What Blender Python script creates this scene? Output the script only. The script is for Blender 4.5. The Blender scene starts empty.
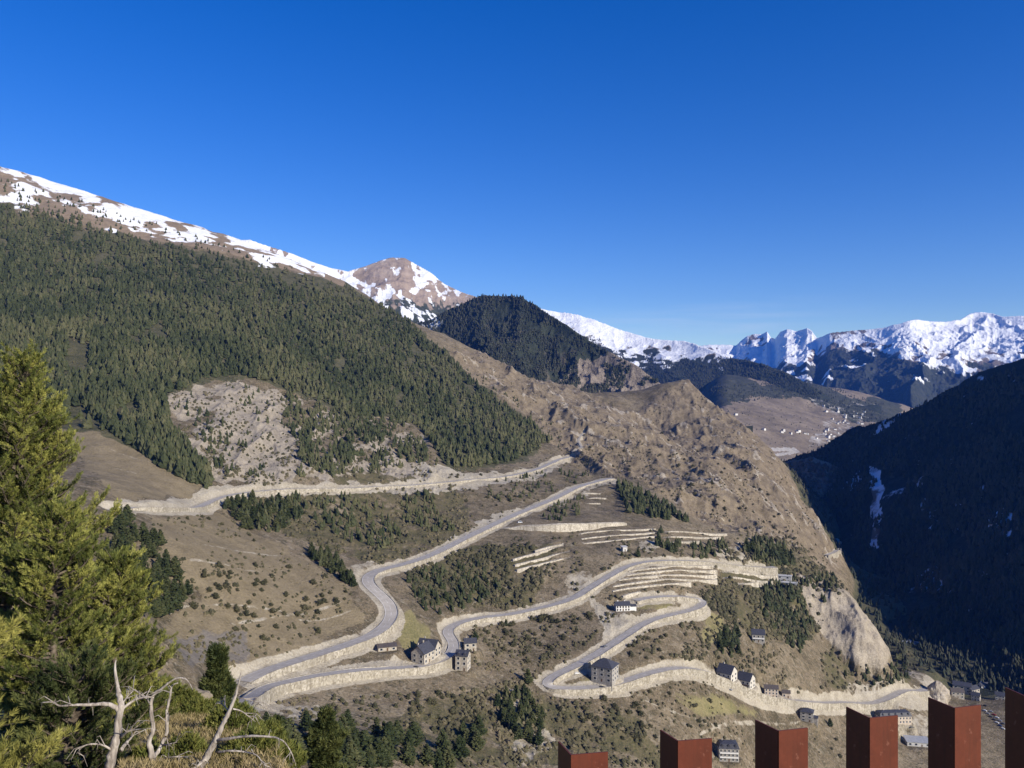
SKY_SAT, SKY_HUE, SKY_VAL, SKY_STR, SUN_STR, EXPOSURE, HAZE, HAZE_COL = 1.40, 0.521, 1.26, 0.1, 5.0, 0.28, 2.4e-5, (.08,.27,1,1)
import bpy, bmesh, math, random
import numpy as np
from mathutils import Vector, Matrix
random.seed(7); RNG = np.random.default_rng(7)
F, HOR = 803.0, 395.0            # focal length in pixels and the row of the true horizon
SC = bpy.context.scene
COL = SC.collection
SUN_H = np.array([0.78, -0.62]); SUN_EL = 25.0      # horizontal direction towards the sun, elevation

# ------------------------------------------------------------------ object helpers
def tag(o, label=None, cat=None, group=None, kind=None):
    if label: o['label'] = label
    if cat: o['category'] = cat
    if group: o['group'] = group
    if kind: o['kind'] = kind
    return o

def empty(name, loc, rz=0.0):
    o = bpy.data.objects.new(name, None); COL.objects.link(o)
    o.location = loc; o.rotation_euler = (0, 0, rz); o.empty_display_size = 0.5
    return o

def link_mesh(name, me, mat=None, parent=None):
    o = bpy.data.objects.new(name, me); COL.objects.link(o)
    if mat is not None and len(me.materials) == 0: me.materials.append(mat)
    if parent is not None: o.parent = parent
    return o

def np_mesh(name, V, Fc, smooth=False, attrs=None):
    """mesh from numpy verts and an (n,3) or (n,4) face array"""
    me = bpy.data.meshes.new(name)
    V = np.asarray(V, np.float32); Fc = np.asarray(Fc, np.int32)
    k = Fc.shape[1]
    me.vertices.add(len(V)); me.vertices.foreach_set('co', V.ravel())
    me.loops.add(Fc.size); me.loops.foreach_set('vertex_index', Fc.ravel())
    me.polygons.add(len(Fc))
    me.polygons.foreach_set('loop_start', np.arange(0, Fc.size, k, dtype=np.int32))
    me.update(calc_edges=True)
    me.polygons.foreach_set('use_smooth', np.full(len(Fc), smooth))
    for n, a in (attrs or {}).items():
        at = me.attributes.new(n, 'FLOAT', 'POINT')
        at.data.foreach_set('value', np.asarray(a, np.float32).ravel())
    return me

class MB:
    """collects simple shapes and links them as ONE mesh object"""
    def __init__(s): s.V = []; s.F = []
    def add(s, vs, fs):
        b = len(s.V); s.V += [tuple(v) for v in vs]; s.F += [tuple(i + b for i in f) for f in fs]
    def box(s, x0, x1, y0, y1, z0, z1):
        s.add([(x0,y0,z0),(x1,y0,z0),(x1,y1,z0),(x0,y1,z0),(x0,y0,z1),(x1,y0,z1),(x1,y1,z1),(x0,y1,z1)],
              [(0,3,2,1),(4,5,6,7),(0,1,5,4),(1,2,6,5),(2,3,7,6),(3,0,4,7)])
    def tube(s, pts, rad, n=7, cap=True):
        pts = [Vector(p) for p in pts]; m = len(pts); b = len(s.V)
        for i, p in enumerate(pts):
            t = (pts[min(i+1, m-1)] - pts[max(i-1, 0)]).normalized()
            a = t.cross(Vector((0.31, 0.22, 0.93)))
            if a.length < 1e-3: a = t.cross(Vector((1, 0, 0)))
            a.normalize(); c = t.cross(a)
            for k in range(n):
                th = 2*math.pi*k/n
                q = p + (a*math.cos(th) + c*math.sin(th))*rad[i]
                s.V.append((q.x, q.y, q.z))
        for i in range(m-1):
            for k in range(n):
                s.F.append((b+i*n+k, b+i*n+(k+1) % n, b+(i+1)*n+(k+1) % n, b+(i+1)*n+k))
        if cap:
            s.F.append(tuple(b+k for k in range(n))[::-1]); s.F.append(tuple(b+(m-1)*n+k for k in range(n)))
    def mesh(s, name, smooth=False):
        me = bpy.data.meshes.new(name); me.from_pydata(s.V, [], s.F); me.update()
        if smooth: me.polygons.foreach_set('use_smooth', np.full(len(me.polygons), True))
        return me
    def build(s, name, mat, parent=None, smooth=False):
        return link_mesh(name, s.mesh(name, smooth), mat, parent)

# ------------------------------------------------------------------ numpy noise
def _hash(ix, iy, seed):
    h = (ix.astype(np.int64)*374761393 + iy.astype(np.int64)*668265263 + seed*974711) & 0xffffffff
    h = ((h ^ (h >> 13))*1274126177) & 0xffffffff
    h = h ^ (h >> 16)
    return (h & 0xffffff).astype(np.float64)/0xffffff
def vnoise(x, y, seed=0):
    fx = np.floor(x); fy = np.floor(y); tx = x-fx; ty = y-fy
    tx = tx*tx*tx*(tx*(tx*6-15)+10); ty = ty*ty*ty*(ty*(ty*6-15)+10)
    a = _hash(fx, fy, seed); b = _hash(fx+1, fy, seed); c = _hash(fx, fy+1, seed); d = _hash(fx+1, fy+1, seed)
    return (a+(b-a)*tx)*(1-ty) + (c+(d-c)*tx)*ty
def fbm(x, y, seed=0, octv=5, gain=0.5, lac=2.03):
    s = 0; a = 1; t = 0
    for i in range(octv):
        s = s + a*vnoise(x, y, seed+i*17); t += a; a *= gain
        x, y = x*lac*0.8 - y*lac*0.6 + 13.7, x*lac*0.6 + y*lac*0.8 + 7.1
    return s/t
def ridged(x, y, seed=0, octv=5, gain=0.5, lac=2.07):
    s = 0; a = 1; t = 0
    for i in range(octv):
        n = 1-np.abs(2*vnoise(x, y, seed+i*29)-1); s = s + a*n*n; t += a; a *= gain
        x, y = x*lac*0.8 - y*lac*0.6 + 3.7, x*lac*0.6 + y*lac*0.8 + 17.1
    return s/t
def sstep(a, b, x):
    t = np.clip((x-a)/(b-a), 0, 1); return t*t*(3-2*t)
def inpoly(px, py, poly):
    r = np.zeros(px.shape, bool); n = len(poly)
    for i in range(n):
        x0, y0 = poly[i]; x1, y1 = poly[(i+1) % n]
        if y0 == y1: continue
        c = ((y0 > py) != (y1 > py)) & (px < (x1-x0)*(py-y0)/(y1-y0)+x0)
        r ^= c
    return r

class TPS:
    def __init__(s, pts, lam=1e-4):
        P = np.array(pts, float); s.c = P[:, :2]/1000.0; z = P[:, 2]; n = len(P)
        K = s.k(((s.c[:, None]-s.c[None])**2).sum(-1)) + lam*np.eye(n)
        Q = np.c_[np.ones(n), s.c]
        A = np.block([[K, Q], [Q.T, np.zeros((3, 3))]])
        w = np.linalg.solve(A, np.r_[z, 0, 0, 0]); s.w = w[:n]; s.a = w[n:]
    @staticmethod
    def k(r2): return 0.5*r2*np.log(r2+1e-12)
    def __call__(s, X, Y):
        sh = X.shape; x = X.ravel()/1000; y = Y.ravel()/1000
        z = s.a[0]+s.a[1]*x+s.a[2]*y
        for (cx, cy), w in zip(s.c, s.w): z += w*s.k((x-cx)**2+(y-cy)**2)
        return z.reshape(sh)
def W(px, py, d): return ((px-512)/F*d, d, -(py-HOR)/F*d)

class Layer:
    """a height field on a fan-shaped grid: u = X/Y across, Y away"""
    def __init__(s, u0, u1, nu, y0, y1, ny):
        s.u = np.linspace(u0, u1, nu); s.y = y0*(y1/y0)**np.linspace(0, 1, ny)
        s.U, s.Y = np.meshgrid(s.u, s.y); s.X = s.U*s.Y; s.attr = {}
    def pix(s): return 512+F*s.U, HOR-F*s.Z/s.Y
    def height(s, x, y):
        x = np.asarray(x, float); y = np.asarray(y, float)
        fu = np.clip((x/y-s.u[0])/(s.u[1]-s.u[0]), 0, len(s.u)-1.001)
        fy = np.clip(np.log(y/s.y[0])/np.log(s.y[1]/s.y[0]), 0, len(s.y)-1.001)
        i = fu.astype(int); j = fy.astype(int); a = fu-i; b = fy-j; Z = s.Z
        return (Z[j, i]*(1-a)+Z[j, i+1]*a)*(1-b)+(Z[j+1, i]*(1-a)+Z[j+1, i+1]*a)*b
    def hit(s, px, py):
        """first point of the ground seen along a line of sight"""
        u = (px-512)/F; t = (HOR-py)/F
        i = int(round((u-s.u[0])/(s.u[1]-s.u[0]))); i = min(max(i, 0), len(s.u)-1)
        T = s.Z[:, i]/s.y; k = int(np.argmax(T >= t))
        if T[k] < t: return None
        if k == 0: y = s.y[0]
        else:
            w = (t-T[k-1])/(T[k]-T[k-1]+1e-12); y = s.y[k-1]+w*(s.y[k]-s.y[k-1])
        x = u*y; return Vector((x, y, float(s.height(x, y))))
    def build(s, name, mat, keep=None):
        ny, nu = s.Y.shape; idx = np.arange(ny*nu).reshape(ny, nu)
        Q = np.stack([idx[:-1, :-1], idx[:-1, 1:], idx[1:, 1:], idx[1:, :-1]], -1).reshape(-1, 4)
        V = np.stack([s.X, s.Y, s.Z], -1).reshape(-1, 3)
        me = np_mesh(name, V, Q, True, s.attr)
        o = link_mesh(name, me, mat); o['kind'] = 'structure'; s.obj = o
        return o

# ------------------------------------------------------------------ materials
def new_mat(name):
    m = bpy.data.materials.new(name); m.use_nodes = True
    nt = m.node_tree; nt.nodes.clear()
    out = nt.nodes.new('ShaderNodeOutputMaterial'); b = nt.nodes.new('ShaderNodeBsdfPrincipled')
    nt.links.new(b.outputs[0], out.inputs[0])
    b.inputs['Specular IOR Level'].default_value = 0.15; b.inputs['Roughness'].default_value = 0.9
    return m, nt, b
def N(nt, t, **kw):
    n = nt.nodes.new(t)
    for k, v in kw.items():
        if k.startswith('i_'): n.inputs[k[2:].replace('_', ' ')].default_value = v
        else: setattr(n, k, v)
    return n
def L(nt, a, b): nt.links.new(a, b)
def math_n(nt, op, a, b=None, clamp=False):
    n = nt.nodes.new('ShaderNodeMath'); n.operation = op; n.use_clamp = clamp
    for i, v in enumerate((a, b)):
        if v is None: continue
        if isinstance(v, (int, float)): n.inputs[i].default_value = v
        else: L(nt, v, n.inputs[i])
    return n.outputs[0]
def mix_c(nt, fac, a, b):
    n = nt.nodes.new('ShaderNodeMix'); n.data_type = 'RGBA'
    for s_, v in ((n.inputs[0], fac), (n.inputs[6], a), (n.inputs[7], b)):
        if isinstance(v, (int, float)): s_.default_value = v
        elif isinstance(v, tuple): s_.default_value = (*v, 1)
        else: L(nt, v, s_)
    return n.outputs[2]
def ramp(nt, fac, stops):
    r = nt.nodes.new('ShaderNodeValToRGB'); e = r.color_ramp.elements
    while len(e) < len(stops): e.new(0.5)
    for q, (p, c) in zip(e, stops): q.position = p; q.color = (*c, 1)
    L(nt, fac, r.inputs[0]); return r.outputs[0]
def noise(nt, scale, detail=5, rough=0.55, vec=None, dist=0.0):
    n = N(nt, 'ShaderNodeTexNoise'); n.inputs['Scale'].default_value = scale
    n.inputs['Detail'].default_value = detail; n.inputs['Roughness'].default_value = rough
    n.inputs['Distortion'].default_value = dist
    if vec is not None: L(nt, vec, n.inputs['Vector'])
    return n.outputs[0]
def ground_mat(name, base, layers, s0=0.01, s1=0.12, s2=0.9, bump=1.0, bdist=3.0, speck=0, tuft=(.055,.05,.028), stone=(.36,.315,.24)):
    """base: three colours by noise; layers: (attribute, dark, light, breakup, noise scale)"""
    m, nt, b = new_mat(name)
    pos = N(nt, 'ShaderNodeNewGeometry').outputs['Position']
    n0 = noise(nt, s0, 6, 0.6, pos); n1 = noise(nt, s1, 6, 0.62, pos); n2 = noise(nt, s2, 4, 0.6, pos)
    f = math_n(nt, 'ADD', math_n(nt, 'MULTIPLY', n0, 0.55), math_n(nt, 'ADD', math_n(nt, 'MULTIPLY', n1, 0.45), math_n(nt, 'MULTIPLY', math_n(nt, 'SUBTRACT', n2, 0.5), 0.3)))
    c = ramp(nt, f, [(0.36, base[0]), (0.5, base[1]), (0.63, base[2])])
    g = math_n(nt, 'ADD', math_n(nt, 'MULTIPLY', n1, 0.5), math_n(nt, 'MULTIPLY', n2, 0.5))
    if speck:
        # tufts, low juniper and loose stones strewn over the ground
        for sc_, lo_, hi_, col_, am_ in ((speck*.35, .52, .66, tuft, .55), (speck, .53, .62, tuft, .7), (speck*.6, .57, .66, stone, .28), (speck*2.1, .58, .66, stone, .42)):
            q = noise(nt, sc_, 3, .55, pos, .6); mr = N(nt, 'ShaderNodeMapRange'); mr.inputs[1].default_value = lo_; mr.inputs[2].default_value = hi_
            L(nt, q, mr.inputs[0]); c = mix_c(nt, math_n(nt, 'MULTIPLY', mr.outputs[0], am_), c, col_)
    for at, dk, lt, brk, sc in layers:
        a = N(nt, 'ShaderNodeAttribute', attribute_name=at).outputs['Fac']
        nn = noise(nt, sc, 6, 0.62, pos)
        k = math_n(nt, 'ADD', a, math_n(nt, 'MULTIPLY', math_n(nt, 'SUBTRACT', nn, 0.5), brk))
        k = math_n(nt, 'MULTIPLY', math_n(nt, 'SUBTRACT', k, 0.42), 6.0, True)
        cc = ramp(nt, g, [(0.38, dk), (0.62, lt)])
        c = mix_c(nt, k, c, cc)
    L(nt, c, b.inputs['Base Color'])
    bp = N(nt, 'ShaderNodeBump'); bp.inputs['Strength'].default_value = bump; bp.inputs['Distance'].default_value = bdist
    L(nt, g, bp.inputs['Height']); L(nt, bp.outputs[0], b.inputs['Normal'])
    return m
def plain_mat(name, c0, c1, scale=2.0, rough=0.8, spec=0.2, bump=0.0, metal=0.0, obj=True, detail=5):
    m, nt, b = new_mat(name)
    tc = N(nt, 'ShaderNodeTexCoord').outputs['Object']
    n = noise(nt, scale, detail, 0.6, tc)
    L(nt, ramp(nt, n, [(0.35, c0), (0.65, c1)]), b.inputs['Base Color'])
    b.inputs['Roughness'].default_value = rough; b.inputs['Specular IOR Level'].default_value = spec
    b.inputs['Metallic'].default_value = metal
    if bump:
        bp = N(nt, 'ShaderNodeBump'); bp.inputs['Strength'].default_value = bump; bp.inputs['Distance'].default_value = 0.05
        L(nt, n, bp.inputs['Height']); L(nt, bp.outputs[0], b.inputs['Normal'])
    return m
# ================================================================== SETTING: world, sun, camera
w = bpy.data.worlds.new('World'); SC.world = w; w.use_nodes = True
nt = w.node_tree; bg = nt.nodes['Background']
sky = nt.nodes.new('ShaderNodeTexSky'); sky.sky_type = 'NISHITA'; sky.sun_disc = False
SUN_AZ = math.atan2(SUN_H[0], SUN_H[1])            # clockwise from +Y
sky.sun_elevation = math.radians(SUN_EL); sky.sun_rotation = SUN_AZ
sky.altitude = 900; sky.air_density = 1.0; sky.dust_density = 0.35; sky.ozone_density = 3.0
hs = nt.nodes.new('ShaderNodeHueSaturation'); hs.inputs['Saturation'].default_value = SKY_SAT
hs.inputs['Hue'].default_value = SKY_HUE; hs.inputs['Value'].default_value = SKY_VAL
nt.links.new(sky.outputs[0], hs.inputs['Color'])
# a faint streak of high cloud low in the sky
tc = N(nt, 'ShaderNodeTexCoord').outputs['Generated']; mp = N(nt, 'ShaderNodeMapping'); mp.inputs['Scale'].default_value = (5, 5, 75); L(nt, tc, mp.inputs['Vector'])
cn = noise(nt, 1, 6, .6, mp.outputs[0], .4); sx = N(nt, 'ShaderNodeSeparateXYZ'); L(nt, tc, sx.inputs[0])
def bandm(o, a, b, c, d):
    r1 = N(nt, 'ShaderNodeMapRange'); r1.inputs[1].default_value = a; r1.inputs[2].default_value = b; L(nt, o, r1.inputs[0])
    r2 = N(nt, 'ShaderNodeMapRange'); r2.inputs[1].default_value = d; r2.inputs[2].default_value = c; L(nt, o, r2.inputs[0])
    return math_n(nt, 'MULTIPLY', r1.outputs[0], r2.outputs[0])
cm = math_n(nt, 'MULTIPLY', bandm(sx.outputs[2], .06, .085, .09, .12), bandm(sx.outputs[0], .05, .2, .28, .42))
cr_ = N(nt, 'ShaderNodeMapRange'); cr_.inputs[1].default_value = .42; cr_.inputs[2].default_value = .75; L(nt, cn, cr_.inputs[0])
cf = math_n(nt, 'MULTIPLY', math_n(nt, 'MULTIPLY', cm, cr_.outputs[0]), .5)
nt.links.new(mix_c(nt, cf, hs.outputs[0], (5.5, 6.6, 8.0)), bg.inputs[0])
bg.inputs[1].default_value = SKY_STR
sl = bpy.data.lights.new('sun', 'SUN'); sl.energy = SUN_STR; sl.angle = math.radians(0.53); sl.color = (1.0, 0.915, 0.775)
so = bpy.data.objects.new('sun', sl); COL.objects.link(so)
ce = math.cos(math.radians(SUN_EL)); sh = SUN_H/np.linalg.norm(SUN_H)
to_sun = Vector((sh[0]*ce, sh[1]*ce, math.sin(math.radians(SUN_EL))))
so.rotation_euler = (-to_sun).to_track_quat('-Z', 'Y').to_euler()
cam = bpy.data.cameras.new('camera'); co = bpy.data.objects.new('camera', cam); COL.objects.link(co)
co.location = (0, 0, 0); co.rotation_euler = (math.radians(90), 0, 0)
cam.sensor_width = 36; cam.lens = 36*F/1024; cam.shift_y = (HOR-384)/1024
cam.clip_start = 0.05; cam.clip_end = 60000
SC.camera = co
vs = SC.view_settings; vs.view_transform = 'Standard'; vs.look = 'None'; vs.exposure = EXPOSURE; vs.gamma = 1; vs.use_curve_mapping = False
SC.cycles.max_bounces = 5; SC.cycles.volume_bounces = 0; SC.cycles.use_denoising = True
SC.cycles.volume_max_steps = 64; SC.cycles.volume_step_rate = 4.0; SC.cycles.transparent_max_bounces = 8

# ================================================================== main valley slope
PTS = [ # pixel column, pixel row, distance away
 (-80,150,2150),(-80,300,1250),(-80,470,620),(-80,560,330),
 (0,165,2100),(0,230,1600),(0,300,1250),(0,400,900),(0,470,650),(0,540,420),(0,640,260),
 (100,197,2050),(100,240,1720),(100,300,1350),(100,380,1000),(100,430,800),(100,480,620),(100,510,550),(100,560,370),(100,680,230),
 (200,228,2050),(200,270,1700),(200,330,1300),(200,400,1000),(200,450,830),(200,488,740),(200,510,690),(200,560,540),(200,620,480),(200,680,410),(200,760,300),
 (300,264,2050),(300,310,1650),(300,370,1300),(300,430,1020),(300,485,840),(300,510,790),(300,560,660),(300,620,560),(300,660,505),(300,690,470),(300,720,400),(300,760,300),(300,900,190),
 (400,314,2000),(400,360,1600),(400,420,1250),(400,480,960),(400,520,840),(400,570,700),(400,610,620),(400,650,575),(400,675,540),(400,710,490),(400,750,400),(400,860,260),
 (500,364,1950),(500,420,1500),(500,470,1100),(500,515,930),(500,550,810),(500,610,700),(500,650,630),(500,700,560),(500,750,490),(500,840,380),
 (600,406,1950),(600,440,1500),(600,470,1250),(600,500,1050),(600,530,900),(600,570,790),(600,610,720),(600,650,660),(600,690,615),(600,740,560),(600,830,440),
 (650,424,1950),(684,385,2150),(664,398,2250),(720,414,2020),(750,432,1900),
 (700,445,1750),(700,470,1400),(700,500,1150),(700,540,950),(700,570,860),(700,610,770),(700,640,720),(700,670,680),(700,700,650),(700,745,610),(700,830,520),
 (780,472,1750),(780,500,1450),(780,540,1100),(780,575,950),(780,620,860),(780,660,790),(780,695,750),(780,745,690),(780,830,600),
 (808,515,1580),(838,552,1420),(830,575,1150),(835,600,1000),(835,640,930),(832,675,850),(830,705,800),(830,745,740),
 (880,642,1000),(885,662,915),(880,685,880),(880,720,840),(880,760,760),
 (925,660,1020),(950,690,1000),(950,720,900),(950,760,800),(1010,700,960),(1010,760,840),
]
P3 = [W(*p) for p in PTS]
P3 += [(-1700,2700,480),(-1150,2650,400),(-650,2650,260),(-300,2600,110),(0,2600,-20),(240,2500,-120),(420,2600,-60),(560,2500,-180),
       (760,2450,-300),(860,2800,-300),(790,1900,-322),(760,1500,-345),(690,1320,-362),(690,1150,-372),(690,1000,-378),(690,800,-384),(690,600,-390),
       (560,1180,-352),(600,1090,-366),(615,1300,-360),(565,1085,-370),(655,1500,-350),(695,1720,-345),(545,1250,-338),
       (880,1100,-345),(1000,1500,-335),(-900,200,60),(-600,120,30),(0,150,-160),(400,200,-330)]
tps = TPS(P3)
B = Layer(-0.74, 0.80, 1300, 170, 3000, 900)
B.Z = tps(B.X, B.Y)
pxB, pyB = B.pix()                       # where the smooth ground lies, used to lay out its regions
jx = (fbm(B.X/18, B.Y/18, 5, 4)-0.5)*16; jy = (fbm(B.X/18, B.Y/18, 9, 4)-0.5)*12
PJX, PJY = pxB+jx, pyB+jy
def region(*polys):
    r = np.zeros(PJX.shape, bool)
    for p in polys: r |= inpoly(PJX, PJY, p)
    return r.astype(float)
jx2 = (fbm(B.X/24, B.Y/34, 105, 5)-.5)*64; jy2 = (fbm(B.X/24, B.Y/34, 109, 5)-.5)*44
def region2(p): return inpoly(pxB+jx2, pyB+jy2, p).astype(float)
POLY_FOREST = [(-90,160),(0,197),(60,212),(110,230),(160,240),(220,254),(270,264),(300,273),(340,283),(406,319),(440,348),(470,378),(500,402),(535,425),(552,440),(530,455),(510,462),(470,468),(445,466),(430,440),(415,425),(385,418),(350,415),(310,398),(280,385),(240,375),(205,378),(165,398),(172,430),(200,462),(214,484),(205,490),(180,478),(140,452),(110,432),(60,425),(-90,430)]
POLY_SCREE_L = [(163,398),(205,378),(240,376),(272,388),(290,410),(296,440),(310,470),(300,486),(260,487),(225,484),(212,470),(180,436)]
POLY_SCREE = [(163,398),(205,378),(240,376),(275,390),(320,402),(350,416),(385,420),(415,427),(430,445),(445,466),(400,476),(350,480),(300,486),(260,487),(225,484),(212,470),(180,436)]
POLY_MEADOW = [(55,428),(110,430),(140,450),(180,476),(205,490),(190,497),(120,503),(90,470)]
POLY_FIELD = [(150,520),(220,512),(262,540),(310,560),(350,590),(365,620),(300,650),(240,668),(170,660),(165,625),(205,600),(160,560)]
POLY_ROCK = [(423,346),(483,355),(572,390),(640,415),(664,396),(690,380),(760,432),(812,512),(845,555),(838,575),(790,548),(740,530),(690,515),(640,480),(590,470),(560,450),(540,425),(500,400),(465,372),(440,355)]
POLY_BLUFF = [(800,662),(812,632),(830,606),(850,580),(872,590),(884,612),(888,640),(862,666),(832,680),(803,676)]
POLY_SLATE = [(165,640),(200,634),(246,624),(248,662),(185,672)]
POLY_LAWN = [[(395,620),(410,605),(432,628),(436,640),(405,652),(398,640)],[(555,680),(590,672),(620,686),(560,690)],[(660,690),(720,690),(770,715),(700,720)],[(620,595),(690,600),(640,612)],[(700,610),(720,612),(740,650),(700,640)]]
POLY_SCRUB = [[(440,690),(520,680),(560,700),(640,712),(665,768),(420,768),(380,720)],[(820,650),(905,640),(920,668),(905,688),(820,690)],[(330,455),(440,470),(470,505),(470,540),(380,565),(290,540),(240,500),(330,490)],[(400,560),(480,545),(560,545),(530,610),(420,605)],[(735,545),(790,535),(850,590),(810,640),(760,640),(700,605)]]
POLY_PALE = [[(118,501),(150,503),(190,497),(210,488),(232,485),(262,487),(330,484),(392,482),(420,474),(470,470),(505,472),(560,462),(545,476),(480,488),(400,494),(330,493),(232,496),(205,508),(160,512),(120,516)],
 [(415,462),(425,460),(450,466),(478,475),(478,488),(440,482),(418,474)],
 [(245,676),(350,645),(388,629),(398,612),(404,620),(402,636),(384,650),(330,664),(255,690)],
 [(255,690),(330,668),(400,660),(412,668),(330,676),(262,698),(300,712),(270,712)],
 [(440,548),(482,524),(520,508),(524,514),(490,532),(450,556)],
 [(560,575),(575,570),(592,572),(586,588),(568,592)],
 [(352,565),(360,560),(376,562),(380,572),(360,580)],
 [(590,595),(620,612),(655,614),(700,598),(712,605),(660,622),(610,648),(570,672),(534,682),(532,676),(568,664),(605,640)],
 [(820,700),(860,690),(930,684),(945,700),(930,712),(860,712)],
 [(905,645),(950,690),(930,690),(905,660)], [(925,668),(948,690),(935,712),(920,706)],
 [(505,684),(520,688),(560,740),(520,768),(512,740)],
 [(850,716),(930,716),(930,745),(860,735)],
 [(560,500),(615,478),(612,486),(560,508)],[(640,545),(668,548),(660,556),(640,552)], [(712,550),(740,540),(760,560),(720,562)],
 [(840,685),(905,677),(905,683),(842,692)],[(285,708),(315,703),(330,716),(290,722)],[(500,700),(525,716),(512,722)],[(150,600),(175,608),(205,604),(170,616)],[(148,548),(172,544),(200,556),(190,566),(160,566)]]
A = B.attr
A['forest'] = region(POLY_FOREST); A['scree'] = np.maximum(region2(POLY_SCREE)*(.02+.95*(fbm(B.X/26, B.Y/60, 91, 4) > .47)), region2(POLY_SCREE_L)*(fbm(B.X/30, B.Y/55, 93, 5) > .36)); A['rock'] = region(POLY_ROCK)
A['bluff'] = region(POLY_BLUFF); A['slate'] = region(POLY_SLATE)*.62; A['lawn'] = region(*POLY_LAWN)*0.62
A['scrub'] = region(*POLY_SCRUB)*0.62; A['field'] = region(POLY_MEADOW, POLY_FIELD)
A['pale'] = np.maximum(region(*[POLY_PALE[i] for i in (0,1,2,3,4,7,8,10)])*0.9, region(*[POLY_PALE[i] for i in (5,6,9,11,12,13,14,15,16,17,18,19)])*.55)
sn = np.zeros(B.Z.shape)
rid = np.interp(pxB[0], [-90,0,60,150,230,290,340], [140,165,183,212,238,258,284])
band = (pyB-rid[None, :])/np.interp(pxB[0], [-90,0,80,200,290,330], [40,36,30,18,10,5])[None, :]
A['snow'] = np.where(pxB < 330, (1-sstep(0.60, 1.2, band))*0.63 + (fbm(pxB/22, band*4.2+pxB/90, 31, 6)-0.5)*2.3, 0)*(pxB < 325)*(band < 1.35)*(band > -3)
A['high'] = np.where(pxB < 345, 1-sstep(0.8, 1.5, band), 0)
A['forest'] *= np.where(pxB < 345, sstep(.8, 1.5, band+(fbm(B.X/40, B.Y/40, 77, 4)-.5)*1.4), 1)
# relief: broken rock on the spur and bluff, gullies on the scree, gentle hummocks on the fields
far = sstep(500, 1500, B.Y)
rk = A['rock']
from_edge = np.clip(rk, 0, 1)
def blur(a, n=3):
    for _ in range(n):
        a = (a+np.roll(a, 3, 0)+np.roll(a, -3, 0)+np.roll(a, 3, 1)+np.roll(a, -3, 1))/5
    return a
rkb = blur(rk, 4); blb = blur(A['bluff'], 4); scb = blur(A['scree'], 4); pab = blur(A['pale'], 2); sbb = blur(A['scrub'], 4)
B.Z += (fbm(B.X/140, B.Y/140, 2, 4)-0.5)*(8+16*far)
B.Z += (fbm(B.X/28, B.Y/28, 3, 4)-0.5)*(2.6+3*far)
B.Z += (ridged(B.X/110+B.Y/300, B.Y/160-B.X/400, 4, 5)-0.45)*36*rkb
B.Z += (ridged(B.X/26, B.Y/34, 14, 4)-0.45)*4*rkb+(ridged(B.X/11, B.Y/15, 34, 3)-.45)*1.8*rkb
B.Z += (ridged(B.X/16, B.Y/40, 24, 4)-0.45)*0*blb
B.Z += (ridged(B.X/34, B.Y/150, 44, 4)-0.45)*12*scb
B.Z += (ridged(B.X/9, B.Y/14, 54, 3)-0.45)*3.0*(pab*0.5+sbb*1.2)

gm_ = blur(blur(inpoly(B.X, B.Y, [(452,975),(486,985),(550,1015),(680,1015),(760,1560),(612,1440),(500,1170),(462,1030)]).astype(float), 12), 12)
B.Z = B.Z*(1-gm_)+np.minimum(B.Z, -352+(fbm(B.X/40, B.Y/40, 97, 3)-.5)*12)*gm_
bx_, by_ = B.X-397, B.Y-955; bq_ = bx_*.93-by_*.36; bp_ = np.hypot(bq_/53, (by_*.93+bx_*.36)/76)*(1+(fbm(B.X/26, B.Y/26, 95, 4)-.5)*.55)
B.Z += 36*np.sqrt(np.clip(1-bp_**2.2, 0, 1))*(.25+.75*sstep(-44, 14, bq_))+(ridged(B.X/22, B.Y/34, 96, 5)-.5)*11*np.clip(2.5*(1-bp_), 0, 1)
A['bluff'] = 1-sstep(.86, 1.06, bp_)
for k_ in ('forest', 'scrub', 'rock', 'pale', 'lawn'): A[k_] = A[k_]*(1-A['bluff'])
crop_ = sstep(.585, .69, ridged(B.X/31+B.Y/90, B.Y/42, 84, 5))*np.clip(rkb*.8+.5*sbb+.6*scb, 0, 1)*(bp_ > 1)
B.Z += crop_*(2.2+1.0*far)
A['crop'] = crop_*.9*(fbm(B.X/9, B.Y/9, 85, 3)+.35).clip(0, 1)
# ------------------------------------------------------------------ roads: carve level benches into the slope
def resample(P, step):
    P = np.array(P, float); d = np.r_[0, np.cumsum(np.linalg.norm(np.diff(P[:, :2], axis=0), axis=1))]
    n = max(2, int(d[-1]/step)+1); t = np.linspace(0, d[-1], n)
    return np.stack([np.interp(t, d, P[:, k]) for k in range(3)], 1)
def smooth_line(P, it):
    P = P.copy()
    for _ in range(it): P[1:-1] = 0.25*P[:-2]+0.5*P[1:-1]+0.25*P[2:]
    return P
def smooth_z(P, it):
    z = P[:, 2].copy()
    for _ in range(it):
        z[1:-1] = 0.25*z[:-2]+0.5*z[1:-1]+0.25*z[2:]; z[0] = 0.5*(z[0]+z[1]); z[-1] = 0.5*(z[-1]+z[-2])
    P[:, 2] = z; return P
BENCH = []
def bench(key, pix, hw, fill, blend=5.0, bank=4.0, asphalt=True, sm=14):
    P = [B.hit(*p) for p in pix]; P = [p for p in P if p is not None]
    P = resample([tuple(p) for p in P], 4.0); P = smooth_line(P, sm)
    P[:, 2] = B.height(P[:, 0], P[:, 1]); P = smooth_z(P, 60)
    n = len(P); f = fill if not isinstance(fill, list) else np.interp(np.linspace(0, 1, n), np.linspace(0, 1, len(fill)), fill)
    P[:, 2] += f
    BENCH.append(dict(key=key, P=P, hw=hw, blend=blend, bank=bank, asphalt=asphalt))
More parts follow.
